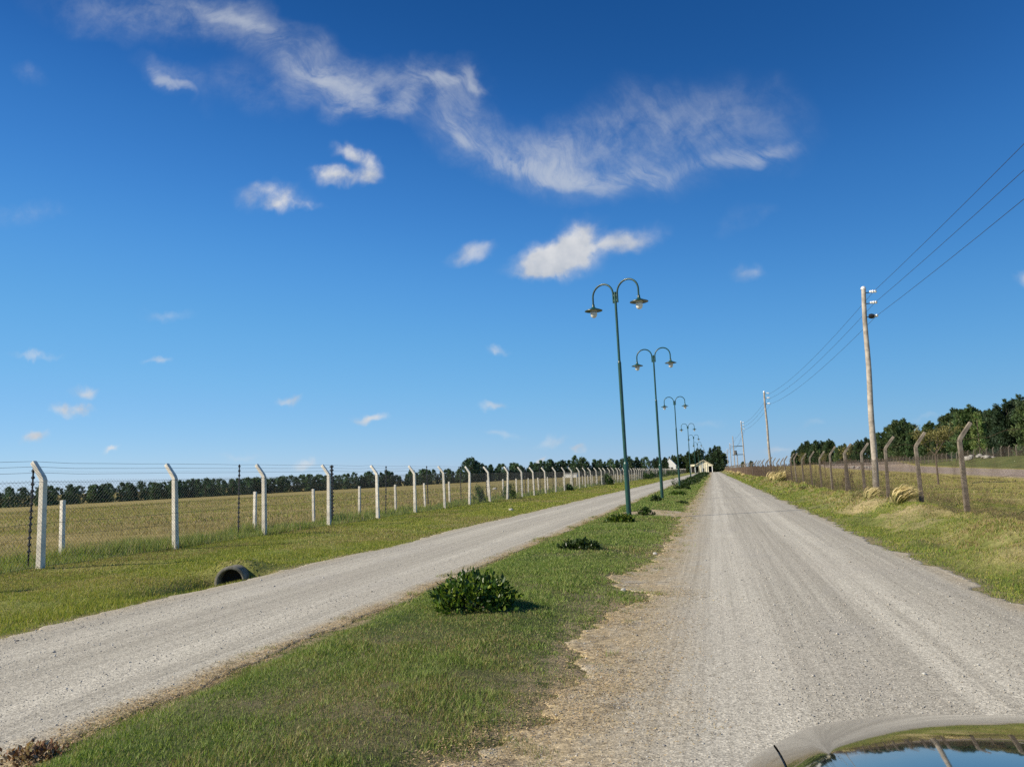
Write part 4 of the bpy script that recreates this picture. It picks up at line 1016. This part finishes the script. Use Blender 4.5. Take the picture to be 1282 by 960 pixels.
# small weeds: a bare twiggy plant, a brown dead bush, a clump of dead leaves
leaf_shrub('twiggy_plant', -3.25, 66.5, .35, .35, .95, 160, .10, DKS, 'bare twiggy plant just left of the third lamp', None, 60, 'leaf_dark')
leaf_shrub('dead_bush', 6.0, 38.5, .30, .40, 1.05, 420, .07, [(.15, .10, .05), (.11, .08, .04), (.08, .075, .03)], 'small brown dead bush beside the double post of the right fence', None, 61, 'straw')
leaf_shrub('dry_weed', -3.98, 3.86, .19, .15, .10, 420, .034, [(.20, .10, .055), (.33, .22, .13), (.12, .06, .035), (.42, .33, .22)], 'clump of dead brown leaves at the gravel edge in the lower left corner', None, 62, 'straw')

# ---------------------------------------------------------------- wind blown straw tufts by the right fence
def tuft(x, y, H, n, seed, label, pale=1., wide=1.):
    g = np.random.default_rng(seed); z0 = hz(x, y)
    a = g.uniform(0, 6.28, n); r0 = .12 * H * np.sqrt(g.uniform(0, 1, n))
    p0 = np.stack([np.cos(a) * r0, np.sin(a) * r0, np.zeros(n) - .02], -1)
    d0 = np.stack([np.cos(a) * .35 + .05, np.sin(a) * .35, np.ones(n)], -1) + g.normal(0, .24, (n, 3))
    d0 /= np.linalg.norm(d0, axis=1)[:, None]
    wind = np.array([1.0, .12, .22]) + g.normal(0, .15, (n, 3)); L = (H * 1.25 * g.uniform(.55, 1.15, n))[:, None]; bend = g.uniform(.3, 1.35, (n, 1)) * wide
    seg_ = 6; pts = [p0]; p = p0
    for k in range(seg_):
        f = (k + .5) / seg_
        d = d0 * (1 - f) + wind * bend * f * 1.1; d = d / np.linalg.norm(d, axis=1)[:, None]
        p = p + d * L / seg_; pts.append(p)
    P = np.stack(pts, 1); w = (.0042 * H / .5 * np.array([1, 1.1, 1.3, 1.9, 2.3, 1.6, .3]))[None, :, None]
    sd = np.stack([-np.sin(a), np.cos(a), g.normal(0, .5, n)], -1)[:, None]
    V = np.stack([P - sd * w, P + sd * w], 2)          # n, seg+1, 2, 3
    V[..., 2] = np.maximum(V[..., 2], -.03)
    green = np.array([.15, .17, .045]); st = np.array([.66, .53, .27]) * pale
    f = np.linspace(0, 1, seg_ + 1)[None, :, None]; f = np.clip(f * 1.5 - .22 + g.normal(0, .22, (n, 1, 1)), 0, 1)
    C = (green * (1 - f) + st * f) * g.uniform(.7, 1.25, (n, 1, 1))
    C = np.repeat(C[:, :, None], 2, 2)
    k = np.arange(n)[:, None] * (seg_ + 1) * 2 + np.arange(seg_)[None] * 2
    F = np.stack([k, k + 1, k + 3, k + 2], -1).reshape(-1, 4)
    o = mesh_np('straw_tuft', V.reshape(-1, 3), F, M['straw'], colour=C.reshape(-1, 3))
    o.location = (x, y, z0)
    return tag(o, label, 'grass tuft', 'wind blown straw tufts along the right fence')
tuft(4.85, 23.3, .52, 520, 1, 'large pale straw tuft blown over at the foot of the second fence post')
tuft(5.05, 28.6, .50, 340, 2, 'green and straw coloured tuft right of the tall power pole', .9)
tuft(5.25, 30.0, .44, 180, 3, 'greyish thin tuft between the two larger ones by the power pole', .6)
tuft(4.95, 30.6, .40, 140, 4, 'small dull tuft at the very foot of the tall power pole', .55)
tuft(5.0, 63.5, .86, 360, 5, 'bushy tuft, rightmost of the three in a row along the right fence')
tuft(5.0, 68.5, .9, 360, 6, 'bushy pale tuft, middle of the three in a row along the right fence')
tuft(5.0, 74.5, .95, 360, 7, 'bushy pale tuft, leftmost of the three in a row along the right fence')
tuft(4.5, 40.5, .28, 110, 8, 'little yellowish tuft on the bank left of the double fence post', .7)
for i, (y, h) in enumerate(((128, .62), (150, .78), (182, .62), (218, .80), (262, .72), (318, .9))):
    tuft(4.3, y, h, 150, 20 + i, ('pale rounded tuft on the far right verge, nearest of the distant row', 'pale tuft second in the distant row along the right verge', 'pale tuft third in the distant row along the right verge', 'pale tuft fourth in the distant row along the right verge', 'pale tuft fifth in the distant row along the right verge', 'farthest pale tuft of the distant row along the right verge')[i], 1.15, .7)

# ---------------------------------------------------------------- culvert pipe, rubble, stones
def culvert():
    x, y = -8.44, 12.22
    root = empty('culvert_pipe', (x, y, -.115), R(20)); tag(root, 'round concrete culvert pipe with a dark mouth half sunk in the left verge', 'culvert pipe')
    mb = MB(); n = 40
    mb.lathe([(.212, 1.6), (.210, .08), (.215, .012), (.228, 0), (.255, 0), (.272, .012), (.276, .05), (.276, .11), (.264, .13), (.256, .15), (.256, 1.6)], n, (0, 0, 0), 'y')
    mb.build('pipe_wall', M['pipe'], root, smooth=True)
    mb = MB(); mb.lathe([(0, .30), (.213, .30)], n, (0, 0, 0), 'y'); mb.build('shade_disc', M['painted_shade'], root)  # black disc plugs the pipe, painted in place of the shade within
culvert()
def rock(name, x, y, r, seed, m, label, group=None, dz=0., cat='stone', flat=.7):
    g = random.Random(seed); import bmesh
    bm = bmesh.new(); bmesh.ops.create_icosphere(bm, subdivisions=2, radius=1)
    for v in bm.verts:
        k = 1 + .45 * (float(fbm(np.array([v.co.x * 1.5 + seed * 7.1]), np.array([v.co.y * 1.5 + v.co.z * 2.3]), seed)[0]) - .5)
        v.co *= k * r; v.co.z *= flat
    me = bpy.data.meshes.new(name); bm.to_mesh(me); bm.free(); me.materials.append(M[m])
    o = bpy.data.objects.new(name, me); col.objects.link(o); o.location = (x, y, hz(x, y) + dz + r * flat * .45); o.rotation_euler = (0, 0, g.uniform(0, 6))
    return tag(o, label, cat, group)
rock('stone', -9.3, 35.2, .11, 1, 'rock', 'single pale stone lying on the left grass verge')
rock('stone', -1.16, 14.8, .045, 2, 'rock', 'small pale stone at the right edge of the median grass')
rock('stone', -1.25, 10.35, .035, 3, 'rock', 'small pale stone on the median edge beside the bare notch')
rock('stone', -7.32, 6.85, .022, 4, 'metal_dark', 'small dark stone on the left road at the photo edge')
rock('stone', -27.7, 97, .28, 5, 'rock', 'pale stone lying in the left pasture')
def heap(cx, cy, n, w, d, h, seed, label, m='rock', r0=.55):
    root = empty('rubble_heap', (cx, cy, hz(cx, cy))); tag(root, label, 'rubble heap'); g = random.Random(seed)
    for i in range(n):
        u, v = g.uniform(-1, 1), g.uniform(-1, 1); r = r0 * g.uniform(.5, 1.2)
        o = rock('boulder', 0, 0, r, seed * 20 + i, m, None, None, 0, None, .75)
        o.parent = root; o.location = (u * w, v * d, r * .2 + h * max(0, 1 - abs(u) * 1.1) * g.uniform(.2, 1))
heap(51.0, 172, 16, 4.2, 1.0, 1.0, 3, 'heap of white rubble on the green slope below the distant fence')
heap(44.0, 262, 9, 3.4, 1.0, .5, 4, 'low scatter of pale rubble beside the dirt track, left of the young tree', 'rock', .5)
heap(42.5, 243, 6, 2.2, .8, .3, 5, 'small scatter of pale stones beside the dirt track, right of the larger scatter', 'rock', .38)
# leaning second post beside the double post
mb = MB(); mb.box((0, 0, .7), (.12, .12, 2.1), taper=.9)
o = mb.build('leaning_post', M['concrete_old'], None, bevel=.01); o.location = (5.72, 36.6, hz(5.7, 36.6)); o.rotation_euler = (R(3), R(-4), .2)
tag(o, 'short leaning wooden post propped against the right fence', 'post')

# ---------------------------------------------------------------- buildings at the end of the road
def gatehouse():
    x0, y0 = -4.75, 404; root = empty('gatehouse', (x0, y0, 0)); tag(root, 'cream gatehouse with a wide gable roof and open bays at the end of the road', 'gatehouse')
    mb = MB(); mb.box((0, 4, 1.7), (4.9, 8, 3.4)); mb.add([(-4.35, .02, 3.1), (4.45, .02, 3.1), (4.45, .02, 3.5), (0, .02, 6.1), (-4.35, .02, 3.5), (-4.35, .3, 3.1), (4.45, .3, 3.1), (4.45, .3, 3.5), (0, .3, 6.1), (-4.35, .3, 3.5)],
        [(0, 1, 2, 3, 4), (9, 8, 7, 6, 5), (0, 5, 6, 1)]); mb.build('wall', M['cream_wall'], root)
    mb = MB()
    for s in (-1, 1):
        mb.add([(0, -.7, 6.45), (s * 4.9, -.7, 3.55), (s * 4.9, 8.6, 3.55), (0, 8.6, 6.45), (0, -.7, 6.25), (s * 4.9, -.7, 3.35), (s * 4.9, 8.6, 3.35), (0, 8.6, 6.25)], [(0, 1, 2, 3), (7, 6, 5, 4), (0, 4, 5, 1), (1, 5, 6, 2), (2, 6, 7, 3)])
    mb.build('roof', M['roof'], root)
    for x in (-4.2, 4.25, -6.3):
        mb = MB(); mb.box((x, .25, 1.6), (.35, .35, 3.2)); mb.build('column', M['white_wall'], root)
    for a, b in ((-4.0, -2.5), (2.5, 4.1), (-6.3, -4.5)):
        mb = MB(); mb.box(((a + b) / 2, 6.5, 1.6), (b - a, .2, 3.2)); mb.build('bay_shade', M['painted_shade'], root)  # near-black sheets stand for the shade deep in the open bays
    for x in (-1.6, -.55, .55, 1.6):
        mb = MB(); mb.box((x, -.08, 2.3), (.28, .18, 4.6)); mb.build('pilaster', M['white_wall'] if x in (-.55,) else M['cream_wall'], root)
    mb = MB(); mb.box((-5.4, 3.2, 3.75), (2.0, 7, 1.0)); mb.build('wing_roof', M['cream_wall'], root)
    mb = MB(); mb.box((0, -.01, 1.05), (1.0, .08, 2.1)); mb.build('door', M['painted_shade'], root)
gatehouse()
def white_house():
    x0, y0 = -21.6, 402; root = empty('white_house', (x0, y0, 0)); tag(root, 'white house with a steep gable half hidden by trees, left of the gatehouse', 'house')
    mb = MB(); v = [(-3.1, 0, 0), (3.2, 0, 0), (3.2, 0, 4.3), (0, 0, 7.8), (-3.1, 0, 4.3)]
    v += [(a, 9, c) for a, b, c in v]; mb.add(v, [(0, 1, 2, 3, 4), (9, 8, 7, 6, 5), (1, 6, 7, 2), (5, 0, 4, 9)]); mb.build('wall', M['white_wall'], root)
    mb = MB()
    for s in (-1, 1): mb.add([(0, -.2, 8.0), (s * 3.5, -.2, 4.1), (s * 3.5, 9.2, 4.1), (0, 9.2, 8.0), (0, -.2, 7.85), (s * 3.5, -.2, 3.95), (s * 3.5, 9.2, 3.95), (0, 9.2, 7.85)], [(0, 1, 2, 3), (7, 6, 5, 4), (0, 4, 5, 1), (1, 5, 6, 2)])
    mb.build('roof', M['white_wall'], root)
    mb = MB(); mb.box((1.2, -.03, 2.6), (1.1, .08, 1.3)); mb.build('window', M['painted_shade'], root)
white_house()
tag(place(near_protos[2], True, -23.3, 392, 8.4, 14, .4, 1.25), 'dark conifer hiding the left half of the white gabled house', 'tree', 'dark trees at the end of the road')
def shed():
    x0, y0 = -82, 455; root = empty('white_shed', (x0, y0, hz(x0, y0))); tag(root, 'tiny white shed in front of the far left tree line', 'shed')
    mb = MB(); mb.box((0, 0, 1.1), (7, 5, 2.2)); mb.build('wall', M['white_wall'], root)
    mb = MB(); mb.box((0, 0, 2.35), (7.6, 5.6, .28)); mb.build('roof', M['white_wall'], root)
shed()

# ---------------------------------------------------------------- the car whose bonnet shows in the corner
def car_paint():
    m, t = mat('car_paint')
    co = t.n('ShaderNodeTexCoord').outputs['Object']
    fl = t.noise(co, 900, 2, .5)
    base = t.mix(t.map(fl, .35, .65), (.12, .12, .12), (.165, .165, .16))
    dust = t.noise(co, 6, 5, .65)
    finish(t, principled(t, base, t.map(dust, .3, .7, .015, .05), .92, coat=.5))
    return m
M['paint'] = car_paint()
M['tyre'] = simple('tyre_rubber', (.025, .025, .027), .85, 0, .2, 20)
M['rim'] = simple('alloy', (.45, .45, .46), .3, .9, .1, 6)
M['car_glass'] = simple('dark_glass', (.012, .014, .016), .04, 0, .05, 3, coat=.5)
M['lens'] = simple('headlight_lens', (.55, .56, .58), .08, .3, .08, 9, coat=.6)
M['tail'] = simple('tail_lens', (.35, .02, .02), .15, 0, .1, 9, coat=.6)
CX0 = .90
def bonnet_z(xr, y):
    ax = np.abs(xr)
    ye = 2.04 - 1.1 * np.clip(ax - .42, 0, 9) ** 2
    k = np.clip(y - ye, 0, 9); q = np.clip(ye - y, 0, 9)
    z = .972 + .276 * q - .10 * q ** 2 - .276 * k - 2.6 * k ** 2
    return z - .020 * (ax / .9) ** 2 - .24 * np.clip(ax - .735, 0, 9) * sstep(ax, .715, .765)
def grid_mesh(name, X, Y, Z, m, parent):
    n = X.shape[1]; i = np.arange(X.shape[0] - 1)[:, None] * n + np.arange(n - 1)[None]
    F = np.stack([i, i + 1, i + n + 1, i + n], -1).reshape(-1, 4)
    return mesh_np(name, np.stack([X, Y, Z], -1).reshape(-1, 3), F, m, parent, smooth=True)
def car():
    root = empty('parked_car', (CX0, 0, 0)); tag(root, 'metallic grey car whose polished bonnet mirrors fence and trees in the lower right corner', 'car')
    P = M['paint']
    # bonnet with its raised centre, rolling over at the front
    ys = np.linspace(.46, 2.34, 90); xs = np.linspace(-.8098, .8098, 90)
    X, Y = np.meshgrid(xs, ys)
    lim = 2.30 - .95 * np.clip(np.abs(X) - .45, 0, 9) ** 2 * 1.9
    Y = .46 + (Y - .46) * (lim - .46) / 1.88
    grid_mesh('bonnet', X, Y, bonnet_z(X, Y), P, root)
    # wings either side of the bonnet, folding down into the body side
    cols = [(.8138, 0), (.83, 0), (.85, 0), (.880, .001), (.895, .006), (.908, .018), (.918, .042), (.926, .09), (.930, .17), (.932, .30), (.930, .48), (.925, .64), (.915, .72)]
    for s in (-1, 1):
        ys = np.linspace(-2.75, 2.05, 130); A = np.array([c[0] for c in cols]); D = np.array([c[1] for c in cols])
        X = np.repeat((s * A)[None], len(ys), 0); Y = np.repeat(ys[:, None], len(A), 1)
        lim = 2.30 - .95 * np.clip(A - .45, 0, 9) ** 2 * 1.9
        Yf = np.where(Y > .46, .46 + (Y - .46) * (lim[None] - .46) / 1.59, Y)
        zt = bonnet_z(np.minimum(np.abs(X), .93), np.maximum(Yf, .46))
        Z = zt - D[None]
        out_ = sstep(A, .85, .93)[None]; narrow = 1 - .10 * np.clip(Yf - 1.35, 0, 9) ** 2 * out_; narrow2 = 1 - .03 * np.clip(-Yf - 1.7, 0, 9) ** 2 * out_
        # wheel arches cut up into the lower edge
        for yc in (1.32, -1.45):
            k = np.clip(.37 ** 2 - (Yf - yc) ** 2, 0, 9); arch = .34 + np.sqrt(k)
            Z = np.where((k > 0) & (Z < arch), np.minimum(arch, zt - .10), Z)
        if s < 0: X, Yf, Z, nw = X[:, ::-1], Yf[:, ::-1], Z[:, ::-1], (narrow * narrow2)[:, ::-1]
        else: nw = narrow * narrow2
        grid_mesh('wing', X * nw, Yf, Z, P, root)
    for s in (-1, 1):
        y_ = np.linspace(.46, 1.86, 70); x_ = np.array([.8095, .8145]); X = np.repeat((s * x_)[None], 70, 0)
        lim = 2.30 - .95 * np.clip(.81 - .45, 0, 9) ** 2 * 1.9; Y = np.repeat((.46 + (y_ - .46) * (lim - .46) / 1.76)[:, None], 2, 1)
        grid_mesh('panel_seam', X, Y, bonnet_z(X, Y) - .006, M['black'], root)
    # nose: bumper, grille, lamps
    u = np.linspace(-1, 1, 41); prof = [(0, .84, .97), (.06, .74, .99), (.10, .62, 1.0), (.12, .48, 1.0), (.09, .34, .99), (.0, .24, .97)]
    X = np.array([[.90 * q * w for q in u] for _, _, w in prof]); Y = np.array([[2.24 + d - .62 * abs(q) ** 3.2 for q in u] for d, _, _ in prof]); Z = np.array([[z for _ in u] for _, z, _ in prof])
    grid_mesh('front_bumper', X, Y, Z, P, root)
    mb = MB()
    for z in (.50, .56, .62, .68): mb.box((0, 2.37, z), (.95, .05, .022))
    mb.build('grille', M['black'], root)
    for s in (-1, 1):
        mb = MB(); mb.lathe([(0, .07), (.09, .06), (.13, .02), (.14, -.02)], 20, (s * .64, 2.12, .74), 'y'); mb.build('headlight', M['lens'], root, smooth=True)
        mb = MB(); mb.box((s * .80, -2.80, .85), (.20, .06, .30)); mb.build('tail_light', M['tail'], root, bevel=.015)
    # rear body: deck, cabin and tailgate as one loft
    st = [(.50, 1.05, .80, 1.145), (.08, 1.06, .80, 1.36), (-.45, 1.06, .72, 1.70), (-.95, 1.06, .69, 1.74), (-1.6, 1.06, .68, 1.70), (-2.25, 1.06, .70, 1.58), (-2.68, 1.04, .78, 1.12)]
    def ring(y, zb, wr, zr): return [(-.90, y, zb), (-.88, y, zb + .01), (-wr - (.88 - wr) * .12, y, zb + (zr - zb) * .86), (-wr * .86, y, zr - .02), (-wr * .4, y, zr), (wr * .4, y, zr), (wr * .86, y, zr - .02), (wr + (.88 - wr) * .12, y, zb + (zr - zb) * .86), (.88, y, zb + .01), (.90, y, zb)]
    rs = [ring(*a) for a in st]; mb = MB(); mg = [MB(), MB(), MB(), MB()]
    for i in range(len(rs) - 1):
        for k in range(9):
            q = [rs[i][k], rs[i + 1][k], rs[i + 1][k + 1], rs[i][k + 1]]
            tgt = mb
            if k in (1, 7) and 0 < i < 5: tgt = mg[1 if k == 1 else 3]
            if 2 <= k <= 6 and i < 2: tgt = mg[0]
            if 2 <= k <= 6 and i == 5: tgt = mg[2]
            tgt.add(q, [(0, 1, 2, 3)])
    mb.build('cabin', P, root)
    for g_, nm in zip(mg, ('windscreen', 'side_window', 'rear_window', 'side_window')): g_.build(nm, M['car_glass'], root)
    mb = MB(); mb.box((0, -2.78, .66), (1.78, .10, .80)); mb.build('tailgate', P, root, bevel=.03)
    mb = MB(); mb.box((0, -.3, .30), (1.66, 4.5, .16)); mb.build('underbody', M['black'], root)
    for sx in (-1, 1):
        for yc in (1.32, -1.45):
            mb = MB(); mb.lathe([(.20, -.10), (.30, -.11), (.335, -.08), (.345, 0), (.335, .08), (.30, .11), (.20, .10)], 32, (sx * .80, yc, .345), 'x'); w = mb.build('wheel', M['tyre'], root, smooth=True)
            mb = MB(); mb.lathe([(0, sx * .085), (.05, sx * .09), (.20, sx * .095), (.205, sx * .07)], 24, (sx * .80, yc, .345), 'x')
            for k in range(5):
                a = k * 1.2566; mb.tube([(sx * .895, yc + .04 * math.cos(a), .345 + .04 * math.sin(a)), (sx * .895, yc + .19 * math.cos(a), .345 + .19 * math.sin(a))], .022, 6)
            mb.build('rim', M['rim'], w, smooth=True)
        mb = MB(); mb.box((sx * 1.0, .02, 1.18), (.17, .10, .13)); mb.build('wing_mirror', P, root, bevel=.03)
car()
